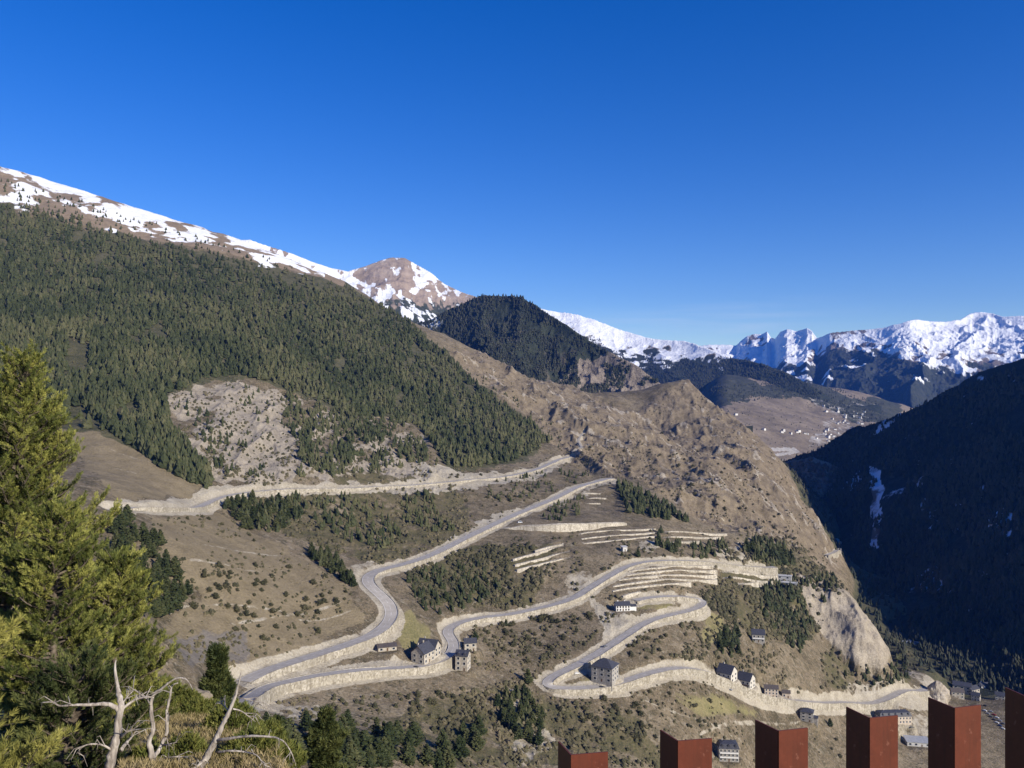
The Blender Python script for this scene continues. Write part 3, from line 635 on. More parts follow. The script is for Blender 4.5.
# ================================================================== trees
def leaf_mat(name, c0, c1, c2, attr=None, rough=.75):
    m, nt, b = new_mat(name)
    if attr: v = N(nt, 'ShaderNodeAttribute', attribute_name=attr).outputs['Fac']
    else:
        oi = N(nt, 'ShaderNodeObjectInfo').outputs['Random']; va = N(nt, 'ShaderNodeAttribute', attribute_name='var').outputs['Fac']
        v = math_n(nt, 'ADD', math_n(nt, 'MULTIPLY', oi, .55), math_n(nt, 'MULTIPLY', va, .45))
    L(nt, ramp(nt, v, [(.15, c0), (.5, c1), (.9, c2)]), b.inputs['Base Color']); b.inputs['Roughness'].default_value = rough
    return m
M_FOR = leaf_mat('forest_needles', (.026,.034,.015), (.050,.058,.025), (.092,.09,.044), 'var')
M_FARF = leaf_mat('far_forest_needles', (.026,.034,.024), (.042,.048,.032), (.066,.066,.044), 'var')
M_TREE = leaf_mat('pine_needles', (.020,.030,.011), (.042,.053,.020), (.085,.088,.036))
M_SHRUB = leaf_mat('shrub_leaves', (.034,.036,.018), (.062,.06,.03), (.11,.095,.05))
M_SCRUB = leaf_mat('scrub_leaves', (.045,.045,.024), (.085,.078,.042), (.15,.125,.075), 'var')
M_BARK = plain_mat('bark', (.10,.075,.055), (.20,.16,.12), 6, bump=.6)

def cone_proto(rng, seg=6, tiers=4, base=.06, rad=.2, tip=.9):
    V = []; Fc = []
    for k in range(tiers):
        t0 = base+(1-base)*k/tiers*.92; r = rad*(1-(k/tiers)**1.25*tip)
        for q in range(seg):
            a = 2*math.pi*(q+.5*(k % 2))/seg+rng.uniform(-.25, .25); rr = r*rng.uniform(.6, 1.25)
            V.append((rr*math.cos(a), rr*math.sin(a), t0+rng.uniform(-.03, .03)))
    V.append((rng.uniform(-.02, .02), rng.uniform(-.02, .02), 1.0))
    for k in range(tiers-1):
        for q in range(seg):
            a = k*seg+q; b = k*seg+(q+1) % seg; c = a+seg; d = b+seg
            Fc += [(a, b, c), (b, d, c)]
    for q in range(seg): Fc.append(((tiers-1)*seg+q, (tiers-1)*seg+(q+1) % seg, tiers*seg))
    return np.array(V), np.array(Fc)
rr = random.Random(3)
PROTO_LOW = [cone_proto(rr, 5, 3, .05, rr.uniform(.22, .32)) for _ in range(6)]
PROTO_MID = [cone_proto(rr, 7, 5, .05, rr.uniform(.2, .33), rr.uniform(.7, .92)) for _ in range(8)]

def dome_proto(rng):
    V, Fc = cone_proto(rng, 6, 3, .0, 1, .9)
    for v in V: k = math.sqrt(max(.02, 1-min(v[2], .98)**2))*rng.uniform(.42, .62)/(math.hypot(v[0], v[1])+.05); v[0] *= k; v[1] *= k
    return V, Fc
PROTO_DOME2 = [dome_proto(rr) for _ in range(6)]
M_KNW = leaf_mat('bare_wood', (.055,.05,.042), (.10,.092,.075), (.16,.145,.115), 'var')
def crown_proto(rng, kind='pine', n=170):
    """irregular crown: jagged inner mass with many leaf clumps around it, unit height"""
    V = []; Fc = []; var = []
    R = rng.uniform(.22, .34) if kind == 'pine' else rng.uniform(.5, .7)
    prof = (lambda t: (1-t)**.75*(.55+.45*min(1, t*5))) if kind == 'pine' else (lambda t: math.sqrt(max(0, 1-(t*1.02)**2.2)))
    lo = .1 if kind == 'pine' else .02
    cv, cf = cone_proto(rng, 7, 5, lo, R*.66, .85)
    if kind != 'pine':
        for q in range(len(cv)):
            t = (cv[q][2]); f = prof(min(t, .97))*R*.7/(math.hypot(cv[q][0], cv[q][1])+1e-6); cv[q][0] *= f; cv[q][1] *= f
    V += cv.tolist(); Fc += cf.tolist(); var += [.2]*len(cv)
    off = [(rng.uniform(0, 6.28), rng.uniform(lo, .8), rng.uniform(.75, 1.3)) for _ in range(9)]
    for _ in range(n):
        t = lo+(1-lo)*rng.random()**1.35*.98; a = rng.uniform(0, 6.283)
        lob = 1+.22*math.sin(3*a+off[0][0]+t*9)+.15*math.sin(5*a+off[1][0]-t*14)
        r = prof(t)*R*lob*rng.uniform(.7, 1.12); s = (.06+.06*rng.random())*(1-.45*t)*(1 if kind == 'pine' else 1.9)
        c = Vector((r*math.cos(a), r*math.sin(a), t)); out = Vector((math.cos(a), math.sin(a), rng.uniform(-.2, .7))).normalized()
        b = len(V); vv = rng.random()
        side = out.cross(Vector((0, 0, 1))).normalized(); upv = side.cross(out)
        tipv = c+out*s*1.1
        m_ = 5
        for q in range(m_):
            th = 6.283*q/m_+rng.uniform(-.4, .4); k = s*rng.uniform(.45, 1.05)
            p = c+side*math.cos(th)*k+upv*math.sin(th)*k*.75-out*s*.35*rng.random(); V.append((p.x, p.y, p.z)); var.append(vv)
        V.append((tipv.x, tipv.y, tipv.z)); var.append(min(1, vv+.25))
        for q in range(m_): Fc.append((b+q, b+(q+1) % m_, b+m_))
    return np.array(V), np.array(Fc), np.array(var)

def forest(name, pts, protos, mat, label, cat='forest', width=(.72, 1.4)):
    """pts: (x, y, z, height); all merged into one mass of trees"""
    VV = []; FF = []; AA = []; b = 0; tint = np.clip((fbm(np.array([p[0] for p in pts])/70, np.array([p[1] for p in pts])/110, 55, 4)-.5)*2.6+.5, 0, 1)
    for (x, y, z, h) in pts:
        V, Fc = protos[int(RNG.integers(len(protos)))]
        a = RNG.uniform(0, 6.283); c, s = math.cos(a), math.sin(a); k = h*RNG.uniform(*width)
        Q = np.empty_like(V); Q[:, 0] = (V[:, 0]*c-V[:, 1]*s)*k+x; Q[:, 1] = (V[:, 0]*s+V[:, 1]*c)*k+y; Q[:, 2] = V[:, 2]*h+z-.03*h
        VV.append(Q); FF.append(Fc+b); b += len(V); AA.append(np.full(len(V), min(1, .62*RNG.beta(2, 2)+.42*tint[len(AA)]+(.35 if RNG.random() < .05 else 0))))
    me = np_mesh(name, np.concatenate(VV), np.concatenate(FF), False, {'var': np.concatenate(AA)})
    o = link_mesh(name, me, mat); tag(o, label, cat, kind='stuff'); return o

def scatter(layer, poly, n, hmin, hmax, keep=None, road=True):
    """n tries in a region of ground; returns (x, y, z, height)"""
    xs = [p[0] for p in poly]; ys = [p[1] for p in poly]; out = []; cx, cy = RNG.uniform(min(xs), max(xs), n*3), RNG.uniform(min(ys), max(ys), n*3)
    m = inpoly(cx, cy, poly)
    for px, py in zip(cx[m][:n], cy[m][:n]):
        if keep is not None and not keep(px, py): continue
        p = layer.hit(px, py)
        if p is None: continue
        if layer is B and road:
            i = int(np.clip((p.x/p.y-B.u[0])/(B.u[1]-B.u[0]), 0, len(B.u)-1)); j = int(np.clip(np.log(p.y/B.y[0])/np.log(B.y[1]/B.y[0]), 0, len(B.y)-1))
            if ROADMIN[j, i] < 4.0: continue
            if A['bluff'][j, i] > .3 and RNG.random() < (.94 if p.y < 975 else .5): continue
        out.append((p.x, p.y, p.z, RNG.uniform(hmin, hmax)))
    return out
def nz(px, py, s, seed): return float(fbm(np.array([px/s]), np.array([py/s]), seed, 3)[0])
FOR = scatter(B, [(max(x, -60), y) for x, y in POLY_FOREST], 16500, 6, 16.5, lambda px, py: (RNG.random() < np.clip((py-np.interp(px, [0,60,150,230,290,340,550], [200,214,239,259,275,284,300]))/16, .04, 1)) and nz(px, py, 26, 3) > (.22 if px < 420 else .2)+(.15 if 30 < px < 150 and 350 < py < 440 else 0))
FOR += scatter(B, [(0,180),(60,195),(150,222),(230,248),(290,264),(300,275),(230,272),(150,250),(60,222),(0,205)], 300, 6, 10)
HF = scatter(HILL, [(395,325),(450,309),(480,296),(520,296),(550,316),(590,342),(620,360),(655,380),(700,405),(690,440),(600,410),(480,365),(440,345)], 6500, 10, 15, lambda px, py: nz(px, py, 22, 6) > (.33 if px < 560 or py < 350+(px-590)*.3 else .53))
MF = scatter(MID, [(560,320),(600,334),(640,348),(690,352),(730,358),(770,366),(815,388),(850,410),(780,410),(700,400),(660,395),(600,360),(570,340)], 4500, 12, 18, lambda px, py: nz(px, py, 18, 9) > .36+.3*max(0, 1-(py-np.interp(px, [540,580,620,660,690,720,760], [335,336,343,347,351,355,350]))/12))
SF = scatter(SH, [(788,462),(830,450),(883,424),(950,392),(1060,352),(1060,700),(990,690),(930,660),(880,600),(845,560),(830,500)], 9000, 9, 15, lambda px, py: nz(px, py, 30, 12) > .34 and not (866 < px < 890 and 464 < py < 550 and RNG.random() < .7))
SF += scatter(SH, [(784,462),(815,450),(860,430),(850,470),(880,480),(860,500),(830,500),(800,480)], 1200, 8, 13)
VF = scatter(VAL, [(700,388),(760,384),(815,378),(850,394),(884,404),(870,424),(838,415),(812,398),(760,400),(730,405)], 700, 9, 15)+scatter(VAL, [(790,470),(800,455),(850,440),(884,410),(884,425),(850,445),(830,465),(800,490)], 500, 8, 13)
VF += scatter(VAL, [(700,400),(800,395),(850,410),(830,450),(760,450),(710,420)], 120, 6, 10)
KF = scatter(KNO, [(770,480),(790,464),(815,459),(850,475),(880,495),(870,510),(830,515),(790,500)], 520, 7, 12)
forest('forest', KF, PROTO_DOME2, M_KNW, 'grey leafless wood on the added knoll at the foot of the shaded slope')
forest('forest', HF, PROTO_LOW, M_FARF, 'dark conifer wood covering the rounded hill behind the slope')
forest('forest', MF, PROTO_LOW, M_FARF, 'distant dark conifer wood below the long snow ridge')
forest('forest', SF, PROTO_LOW, M_FARF, 'nearly black conifer wood on the shaded side of the gorge')
forest('forest', VF, PROTO_LOW, M_FARF, 'scattered far trees around the upper valley village')

# trees one can tell apart: the stands along the roads
CL = [ # region, tries, height range, label, group
 ([(255,745),(285,718),(330,735),(400,735),(430,742),(480,730),(480,752),(440,775),(400,768),(360,770),(300,770),(262,768)], 66, 9, 13, 'dark green pine in the dense stand at the photo bottom below the lower wall', 'pines of the bottom stand'),
 ([(108,515),(130,520),(158,535),(168,560),(195,590),(180,612),(150,622),(115,615),(105,560)], 64, 9, 13, 'dark pine in the ravine stand right behind the big yellow green pine', 'pines of the ravine stand'),
 ([(220,508),(245,500),(300,498),(302,520),(275,534),(245,530)], 46, 8, 11, 'green pine of the clump directly under the upper road', 'pines under the upper road'),
 ([(302,505),(340,497),(385,505),(402,540),(380,552),(340,540),(312,525)], 44, 7, 10, 'pine among scrub between the upper road and the main road', 'pines between two roads'),
 ([(308,548),(330,555),(350,575),(355,590),(335,575),(312,560)], 24, 7, 10, 'pine on the strip above the S shaped bend', 'pines above the bend'),
 ([(400,498),(435,492),(440,515),(455,530),(430,535),(402,520)], 28, 7, 9.5, 'pine on the steep bank left of the straight main road', 'pines on the bank'),
 ([(408,580),(440,565),(480,565),(500,590),(470,612),(430,615),(412,600)], 46, 6, 9, 'pine on the scrub slope right of the S shaped bend', 'pines right of the bend'),
 ([(616,482),(640,490),(670,508),(690,522),(660,520),(625,512)], 60, 9, 13, 'very dark pine of the long clump under the rocky spur', 'pines under the rocky spur'),
 ([(660,530),(680,528),(684,548),(672,556),(655,545)], 18, 8, 12, 'dark round pine at the end of the terraces', 'pines at the terraces'),
 ([(690,545),(725,542),(730,556),(690,560)], 16, 7, 10, 'dark pine in the short row above the curved terraces', 'pines above the terraces'),
 ([(738,552),(760,540),(785,548),(795,566),(760,566)], 34, 10, 14, 'black green pine of the big clump behind the flat concrete roofs', 'pines behind the concrete roofs'),
 ([(765,588),(800,578),(836,572),(838,592),(818,615),(800,655),(780,640),(756,610)], 90, 7, 11, 'grey green tree of the grove beside the pale rock bluff', 'trees of the bluff grove'),
 ([(715,632),(738,628),(742,655),(720,660)], 14, 8, 11, 'dark pine beside the white balconied house', 'pines by the balconied house'),
 ([(495,700),(525,690),(545,720),(540,745),(505,735)], 34, 6, 9, 'bushy pine in the gully below the tower house', 'pines in the gully'),
 ([(862,680),(880,650),(905,655),(910,680),(885,690)], 26, 6, 9, 'olive tree crown on the mound beneath the pale bluff', 'trees on the mound'),
 ([(480,490),(500,478),(560,470),(600,476),(560,490),(500,505)], 26, 5, 8, 'small pine beside the top stretch of the main road', 'pines at the road top'),
 ([(540,515),(560,500),(585,495),(580,515),(555,523)], 18, 5, 8, 'small pine above the tall white wall', 'pines above the white wall'),
]
TR = []
for ci, (poly, n, h0, h1, lab, grp) in enumerate(CL):
    TR += [(q, lab, grp) for q in scatter(B, poly, int(n*(1.15 if ci < 2 else 2.5)), h0, h1)]
for px, py, h, lab in [(528,683,11,'tall dark lone pine at the tip of the hairpin'), (475,640,7,'round dark tree right above the tower house'), (845,676,7,'lone dark conifer at the foot of the pale bluff'), (830,726,8,'small dark conifer right of the grey hip roofed house'), (622,556,6,'small dark tree beside the tiny ruined hut'), (638,557,9,'dark tree right of the tiny ruined hut'), (506,626,6,'single dark bush tree on the edge of the lower road'), (712,482,6,'single dark tree at the foot of the rocky spur')]:
    p = B.hit(px, py)
    if p: TR.append(((p.x, p.y, p.z, h), lab, None))
TR.sort(key=lambda t: (t[2] is not None, -t[0][3]/t[0][1]))
rr = random.Random(11)
CROWNS = []
for k in range(8):
    V, Fc, va = crown_proto(rr, 'pine', 210); CROWNS.append(np_mesh('crown', V, Fc, False, {'var': va})); CROWNS[-1].materials.append(M_TREE)
mb = MB(); mb.tube([(0,0,-.06),(.005,0,.1),(0,.004,.3),(0,0,.55)], [.022,.018,.013,.006], 6); TRUNK = mb.mesh('trunk', True); TRUNK.materials.append(M_BARK)
for (x, y, z, h), lab, grp in TR[:300]:
    e = empty('pine_tree', (x, y, z-.15), rr.uniform(0, 6.28)); tag(e, lab, 'tree', grp)
    k = rr.uniform(.95, 1.4); e.scale = (h*k, h*k, h)
    link_mesh('trunk', TRUNK, None, e); link_mesh('crown', rr.choice(CROWNS), None, e)
FOR += [t[0] for t in TR[300:]]
FOR += scatter(B, [(170,405),(205,385),(240,382),(280,400),(350,420),(420,435),(445,465),(350,475),(250,480),(215,470)], 520, 3, 8.5, lambda px, py: nz(px, py, 20, 31) > .47)
FOR += scatter(B, [(285,385),(320,402),(400,420),(440,462),(330,480),(300,460),(285,415)], 1050, 5, 12, lambda px, py: nz(px, py, 14, 33) > .46)
FOR += scatter(B, [(440,350),(480,375),(560,430),(560,450),(500,400)], 120, 4, 8)
forest('forest', FOR, PROTO_MID, M_FOR, 'grey green conifer forest on the big left mountainside')

# low scrub covering the banks
def dome_proto(rng):
    V, Fc = cone_proto(rng, 6, 3, .0, 1, .9)
    for v in V: k = math.sqrt(max(.02, 1-min(v[2], .98)**2))*rng.uniform(.42, .62)/(math.hypot(v[0], v[1])+.05); v[0] *= k; v[1] *= k
    return V, Fc
PROTO_DOME = [dome_proto(rr) for _ in range(6)]
SCR = []
for poly, n, h0, h1, dn in [(POLY_SCRUB[0], 900, .8, 3.2, .40), (POLY_SCRUB[1], 260, .8, 3.5, .35), (POLY_SCRUB[2], 1100, .8, 3.4, .42), (POLY_SCRUB[3], 1500, .8, 4.0, .38), (POLY_SCRUB[4], 2200, 1, 5.0, .36),
    (POLY_FIELD, 1100, .5, 2.2, .5), (POLY_ROCK, 2600, .8, 2.8, .46), ([(440,470),(600,440),(640,480),(560,500),(470,530)], 600, .7, 2.6, .45), ([(470,620),(620,612),(560,670),(500,690),(470,660)], 620, .7, 2.8, .42),
    ([(560,690),(720,680),(760,768),(560,768)], 600, .6, 2.2, .46), ([(600,640),(720,615),(800,660),(800,700),(700,665)], 900, .7, 3.2, .43), ([(250,700),(520,690),(560,768),(280,768)], 700, .8, 2.8, .42), (POLY_SCREE, 1500, .8, 3.2, .40), (POLY_FOREST, 1500, .8, 2.6, .38), ([(500,530),(760,530),(780,600),(560,600)], 1100, .7, 3.2, .44)]:
    SCR += scatter(B, poly, n, h0, h1, lambda px, py: nz(px, py, 13, 71) > dn)
forest('scrub', SCR, PROTO_DOME, M_SCRUB, 'low grey green scrub spread over the banks between the roads', 'scrub', (1.0, 1.7))
GRV = scatter(B, [(845,560),(900,600),(960,660),(1010,690),(960,690),(900,640),(860,590)], 10, 6, 10)
edge_pts = []  # trees added to darken the shaded gorge floor
for _ in range(1500):
    yy = RNG.uniform(1000, 2500); xx = np.interp(yy, [700,850,930,1020,1150,1420,1600,1900,2600], [660,650,560,490,470,590,600,640,760])+RNG.uniform(20, 260)
    edge_pts.append((xx, yy, float(B.height(xx, yy)), RNG.uniform(8, 14)))
forest('forest', edge_pts, PROTO_LOW, M_FARF, 'dark conifers added along the bottom of the shaded gorge')

# shrubs dotted over the fields and banks
SHR = [([(225,570),(300,560),(360,600),(350,625),(300,640),(230,640)], 46, 2.0, 4.2, 'dark round shrub on the brown field left of the S shaped bend', 'shrubs on the brown field'),
 ([(165,520),(220,515),(260,540),(200,560)], 10, 1.5, 3, 'small dark shrub on the bare slope under the upper road', 'shrubs on the bare slope'),
 ([(215,560),(235,575),(215,605),(185,610),(190,590)], 16, 2, 4, 'bush among stones at the edge of the ravine stand', 'bushes at the ravine edge'),
 ([(450,470),(540,485),(480,520),(440,530),(430,500)], 34, 1.8, 3.6, 'dark shrub on the bank above the straight main road', 'shrubs above the main road'),
 ([(480,620),(600,615),(560,650),(530,665),(490,650)], 44, 2, 4.5, 'rough shrub on the slope between tower house and hairpin', 'shrubs between the houses'),
 ([(560,700),(640,690),(660,740),(560,740)], 30, 2, 4, 'grey shrub on the scrub slope behind the red posts', 'shrubs behind the posts'),
 ([(640,690),(700,690),(760,720),(700,735)], 14, 1.5, 3, 'small shrub on the brown pasture above the red posts', 'shrubs on the brown pasture'),
 ([(620,640),(700,620),(720,660),(640,668)], 22, 1.5, 3.2, 'shrub on the dry slope inside the hairpin', 'shrubs inside the hairpin'),
 ([(420,690),(500,690),(500,730),(440,720),(400,700)], 30, 2, 4, 'dark shrub on the tan slope below the tower house', 'shrubs below the tower house'),
 ([(560,440),(660,430),(750,470),(800,540),(700,505),(600,465)], 46, 2.5, 5, 'dark shrub clinging to the rocky spur', 'shrubs on the spur'),
 ([(810,735),(860,735),(850,765),(810,765)], 10, 1.5, 3, 'shrub on the grass behind the fourth red post', 'shrubs behind the fourth post')]
SB = []
for k in range(5):
    V, Fc, va = crown_proto(rr, 'shrub', 80); SB.append(np_mesh('shrub', V, Fc, False, {'var': va})); SB[-1].materials.append(M_SHRUB)
for poly, n, h0, h1, lab, grp in SHR:
    for x, y, z, h in scatter(B, poly, n, h0, h1):
        o = link_mesh('shrub', rr.choice(SB)); o.location = (x, y, z-.1); o.rotation_euler = (0, 0, rr.uniform(0, 6.28)); k = h*rr.uniform(.8, 1.3); o.scale = (k, k, h)
        tag(o, lab, 'shrub', grp)
# ================================================================== houses, cars, village
M_STONE = plain_mat('house_stone', (.30,.265,.21), (.50,.45,.37), .8, bump=.4)
M_GREYST = plain_mat('grey_stone', (.24,.225,.20), (.40,.37,.33), .8, bump=.4)
M_WHITE = plain_mat('white_render', (.66,.65,.62), (.78,.77,.74), .5)
M_PALER = plain_mat('pale_render', (.42,.39,.34), (.56,.53,.47), .5)
M_BEIGE = plain_mat('beige_render', (.46,.38,.29), (.58,.49,.39), .5)
M_SLATE = plain_mat('slate_roof', (.035,.037,.046), (.075,.076,.09), 1.4, rough=.55, spec=.35, bump=.4)
M_BROOF = plain_mat('brown_slate_roof', (.07,.06,.055), (.13,.11,.10), 1.4, rough=.7, bump=.4)
M_GREYR = plain_mat('grey_metal_roof', (.30,.31,.32), (.40,.41,.42), .4, rough=.5, spec=.4)
M_CONC = plain_mat('concrete', (.42,.41,.39), (.56,.55,.52), .5)
M_WOOD = plain_mat('dark_wood', (.09,.055,.03), (.17,.11,.065), 2)
m, nt_, b_ = new_mat('window_glass'); b_.inputs['Base Color'].default_value = (.025,.03,.04,1); b_.inputs['Roughness'].default_value = .08; b_.inputs['Specular IOR Level'].default_value = .6
M_GLASS = m
def roof_mesh(kind, w, d, h, rise, ov):
    mb = MB(); x, y = w/2+ov, d/2+ov; t = .25; z = h
    if kind == 'gable':        # ridge along x
        V = [(-x,-y,z),(x,-y,z),(x,y,z),(-x,y,z),(-x,0,z+rise),(x,0,z+rise)]
        V += [(a,b,c+t) for a,b,c in V]
        mb.add(V, [(0,1,5,4)[::-1],(2,3,4,5)[::-1],(6,7,11,10),(8,9,10,11),(0,1,7,6),(2,3,9,8),(1,5,11,7),(5,2,8,11),(3,4,10,9),(4,0,6,10)])
    elif kind == 'hip':
        r = max(0, x-y)
        V = [(-x,-y,z),(x,-y,z),(x,y,z),(-x,y,z),(-x,-y,z+t),(x,-y,z+t),(x,y,z+t),(-x,y,z+t),(-r,0,z+rise+t),(r+.01,0,z+rise+t)]
        mb.add(V, [(0,3,2,1),(0,1,5,4),(1,2,6,5),(2,3,7,6),(3,0,4,7),(4,5,9,8),(5,6,9),(6,7,8,9),(7,4,8)])
    elif kind == 'mansard':
        i = 1.6; V = [(-x,-y,z),(x,-y,z),(x,y,z),(-x,y,z),(-x+i,-y+i,z+rise*.75),(x-i,-y+i,z+rise*.75),(x-i,y-i,z+rise*.75),(-x+i,y-i,z+rise*.75),(-x+y,0,z+rise),(x-y,0,z+rise)]
        mb.add(V, [(0,3,2,1),(0,1,5,4),(1,2,6,5),(2,3,7,6),(3,0,4,7),(4,5,9,8),(5,6,9),(6,7,8,9),(7,4,8)])
    elif kind == 'shed':
        V = [(-x,-y,z),(x,-y,z),(x,y,z+rise),(-x,y,z+rise)]; V += [(a,b,c+t) for a,b,c in V]
        mb.add(V, [(0,3,2,1),(4,5,6,7),(0,1,5,4),(1,2,6,5),(2,3,7,6),(3,0,4,7)])
    else: mb.box(-x, x, -y, y, z, z+.35)
    return mb
def house(name, label, px, py, w, d, h, yaw, roof='gable', rise=3.0, wall=None, rmat=None, rows=2, cols=(3, 2), chim=1, balcony=False, dormers=0, cat='house', group=None, ov=.6, door=True, at=None, wing=None):
    p = at or B.hit(px, py)
    e = empty(name, (p.x, p.y, p.z+.1), math.radians(yaw)); tag(e, label, cat, group)
    wall = wall or M_STONE; rmat = rmat or M_SLATE
    mb = MB(); mb.box(-w/2, w/2, -d/2, d/2, -6, h)
    if roof == 'gable': mb.add([(-w/2,-d/2,h),(-w/2,d/2,h),(-w/2,0,h+rise*d/(d+2*ov)),(w/2,-d/2,h),(w/2,d/2,h),(w/2,0,h+rise*d/(d+2*ov))], [(0,2,1),(3,4,5)])
    mb.build('wall', wall, e)
    rf = roof_mesh(roof, w, d, h+.02, rise, ov).build('roof', rmat, e)
    for k in range(chim):
        c = MB(); cx = w*(-.28+.5*k); c.box(cx-.45, cx+.45, d*.12, d*.12+.8, h+rise*.45, h+rise+1.0); c.build('chimney', wall, rf)
    for k in range(dormers):
        c = MB(); cx = -w/2+w*(k+.5)/dormers; c.box(cx-.7, cx+.7, -d/2-.1, -d/2+2.4, h+.3, h+rise*.62)
        c.add([(cx-1,-d/2-.35,h+rise*.62),(cx+1,-d/2-.35,h+rise*.62),(cx,-d/2-.35,h+rise*.62+.7),(cx-1,-d/2+2.8,h+rise*.62),(cx+1,-d/2+2.8,h+rise*.62),(cx,-d/2+2.8,h+rise*.62+.7)], [(0,1,2),(3,5,4),(0,2,5,3),(1,4,5,2),(0,3,4,1)])
        c.build('dormer', rmat, rf)
    fh = h/rows
    def win(cx, cz, axis, sgn, ww=1.1, wh=1.5):
        f = MB(); g = MB()
        def bx(m_, u0, u1, z0, z1, o0, o1):
            if axis == 'y': m_.box(cx+u0, cx+u1, *sorted((sgn*(d/2+o0), sgn*(d/2+o1))), cz+z0, cz+z1)
            else: m_.box(*sorted((sgn*(w/2+o0), sgn*(w/2+o1))), cx+u0, cx+u1, cz+z0, cz+z1)
        t = .13
        bx(f, -ww/2-t, -ww/2, -wh/2, wh/2, -.1, .09); bx(f, ww/2, ww/2+t, -wh/2, wh/2, -.1, .09)
        bx(f, -ww/2-t, ww/2+t, wh/2, wh/2+t, -.1, .09); bx(f, -ww/2-t*1.4, ww/2+t*1.4, -wh/2-t, -wh/2, -.1, .16)
        o = f.build('window', M_WHITE if wall is not M_WHITE else M_WOOD, e)
        bx(g, -ww/2, ww/2, -wh/2, wh/2, -.05, .03); g.build('pane', M_GLASS, o)
    for r in range(rows):
        cz = fh*(r+.52)
        for c in range(cols[0]):
            cx = -w/2+w*(c+.5)/cols[0]
            if door and r == 0 and c == cols[0]//2:
                m_ = MB(); m_.box(cx-.55, cx+.55, -d/2-.06, -d/2+.05, .02, 2.15); m_.build('door', M_WOOD, e); continue
            win(cx, cz, 'y', -1, min(2.3, w/cols[0]*.40), min(1.9, fh*.58))
        for c in range(cols[1]):
            cy = -d/2+d*(c+.5)/cols[1]; ww_ = min(2.3, d/cols[1]*.40); win(cy, cz, 'x', 1, ww_, min(1.9, fh*.58)); win(cy, cz, 'x', -1, ww_, min(1.9, fh*.58))
        if balcony and r > 0:
            m_ = MB(); m_.box(-w*.46, w*.46, -d/2-1.3, -d/2-.002, fh*r-.18, fh*r); m_.box(-w*.46, w*.46, -d/2-1.3, -d/2-1.2, fh*r, fh*r+.95); m_.build('balcony', M_WHITE if balcony == 'white' else M_WOOD, e)
    if wing:                      # lower annexe against one side
        ww, wd, wh = wing
        m_ = MB(); m_.box(w/2+.003, w/2+ww, -wd/2, wd/2, -6, wh); m_.build('annexe', wall, e)
        m_ = MB(); m_.add([(w/2+.01,-wd/2-.4,wh),(w/2+ww+.4,-wd/2-.4,wh),(w/2+ww+.4,wd/2+.4,wh),(w/2+.01,wd/2+.4,wh),(w/2+.01,0,wh+1.6),(w/2+ww+.4,0,wh+1.6)], [(0,3,2,1),(0,1,5,4),(2,3,4,5),(1,2,5),(3,0,4)]); m_.build('annexe_roof', rmat, e)
    return e
house('stone_house', 'tall grey stone house with hipped slate roof beside the hairpin', 605, 679, 17, 14, 11, -28, 'hip', 5, M_GREYST, rows=3, cols=(3,3), chim=2)
house('slate_house', 'dark slate roofed house left of the lower road bend', 423, 661, 13, 11, 7, 62, 'gable', 5.5, M_STONE, rows=2, cols=(3,2), chim=2)
house('slate_house', 'second slate roofed house standing against the twin behind it', 429, 655, 14, 10, 6.5, -20, 'gable', 5, M_STONE, rows=2, cols=(4,2), chim=1)
house('tower_house', 'tall narrow stone tower house at the outer end of the curved wall', 463, 669, 9, 8.5, 10.5, -14, 'gable', 3.2, M_STONE, rows=3, cols=(2,2), chim=1, dormers=2)
house('small_house', 'small slate roofed house right behind the tower house', 470, 650, 9, 7, 6, 10, 'gable', 3, M_STONE, rows=2, cols=(2,2), chim=1)
house('long_shed', 'long low shed with brown roof beside the main road', 387, 650, 13, 5, 2.6, 18, 'shed', 1.2, M_STONE, M_BROOF, rows=1, cols=(3,1), chim=0, cat='shed')
house('white_house', 'white walled house with dark roof above the hairpin', 622, 610, 13, 8, 4.8, 8, 'gable', 2.8, M_WHITE, rows=2, cols=(5,2), chim=2, wing=(6,6,3.5))
house('balconied_house', 'dark roofed house with white balconies among dark pines', 758, 641, 12, 10, 7.5, -12, 'gable', 4, M_GREYST, rows=2, cols=(3,2), chim=1, balcony='white')
house('gabled_house', 'large dark roofed house with pale gable, upper one of the roadside row', 727, 680, 13, 14, 7.5, -38, 'gable', 6, M_PALER, rows=2, cols=(3,2), chim=1, balcony='wood')
house('gabled_house', 'large dark roofed house with pale gable, lower one of the roadside row', 746, 687, 12, 13, 7.5, -38, 'gable', 5.6, M_PALER, rows=2, cols=(3,2), chim=1, balcony='wood')
house('beige_house', 'beige house with three rows of windows at the end of the roadside row', 771, 696, 12, 9, 8, -12, 'gable', 2.2, M_BEIGE, M_BROOF, rows=3, cols=(4,2), chim=1)
house('small_house', 'small dark roofed outbuilding at the right end of the roadside row', 786, 697, 7, 6, 4.5, -15, 'gable', 2, M_BEIGE, M_BROOF, rows=1, cols=(2,1), chim=0)
house('villa', 'grey hip roofed house standing on the grass below the roadside row', 807, 720, 11, 9, 8.5, -25, 'hip', 2.6, M_GREYST, rows=3, cols=(2,2), chim=0, wing=(4,6,4))
house('apartment_house', 'grey house with white balconies showing between the second and third red post', 728, 759, 15, 10, 10, -6, 'mansard', 4.2, M_GREYST, rows=3, cols=(5,3), chim=1, dormers=3, balcony='white')
house('long_hotel', 'long beige building with dark mansard roof and five dormers', 893, 722, 34, 11, 7.5, 4, 'mansard', 5, M_BEIGE, rows=2, cols=(10,3), chim=2, dormers=5, cat='building')
house('flat_shed', 'wide low shed with pale grey roof beside the fifth red post', 917, 744, 22, 13, 4, -10, 'shed', 1.2, M_CONC, M_GREYR, rows=1, cols=(4,2), chim=0, cat='shed')
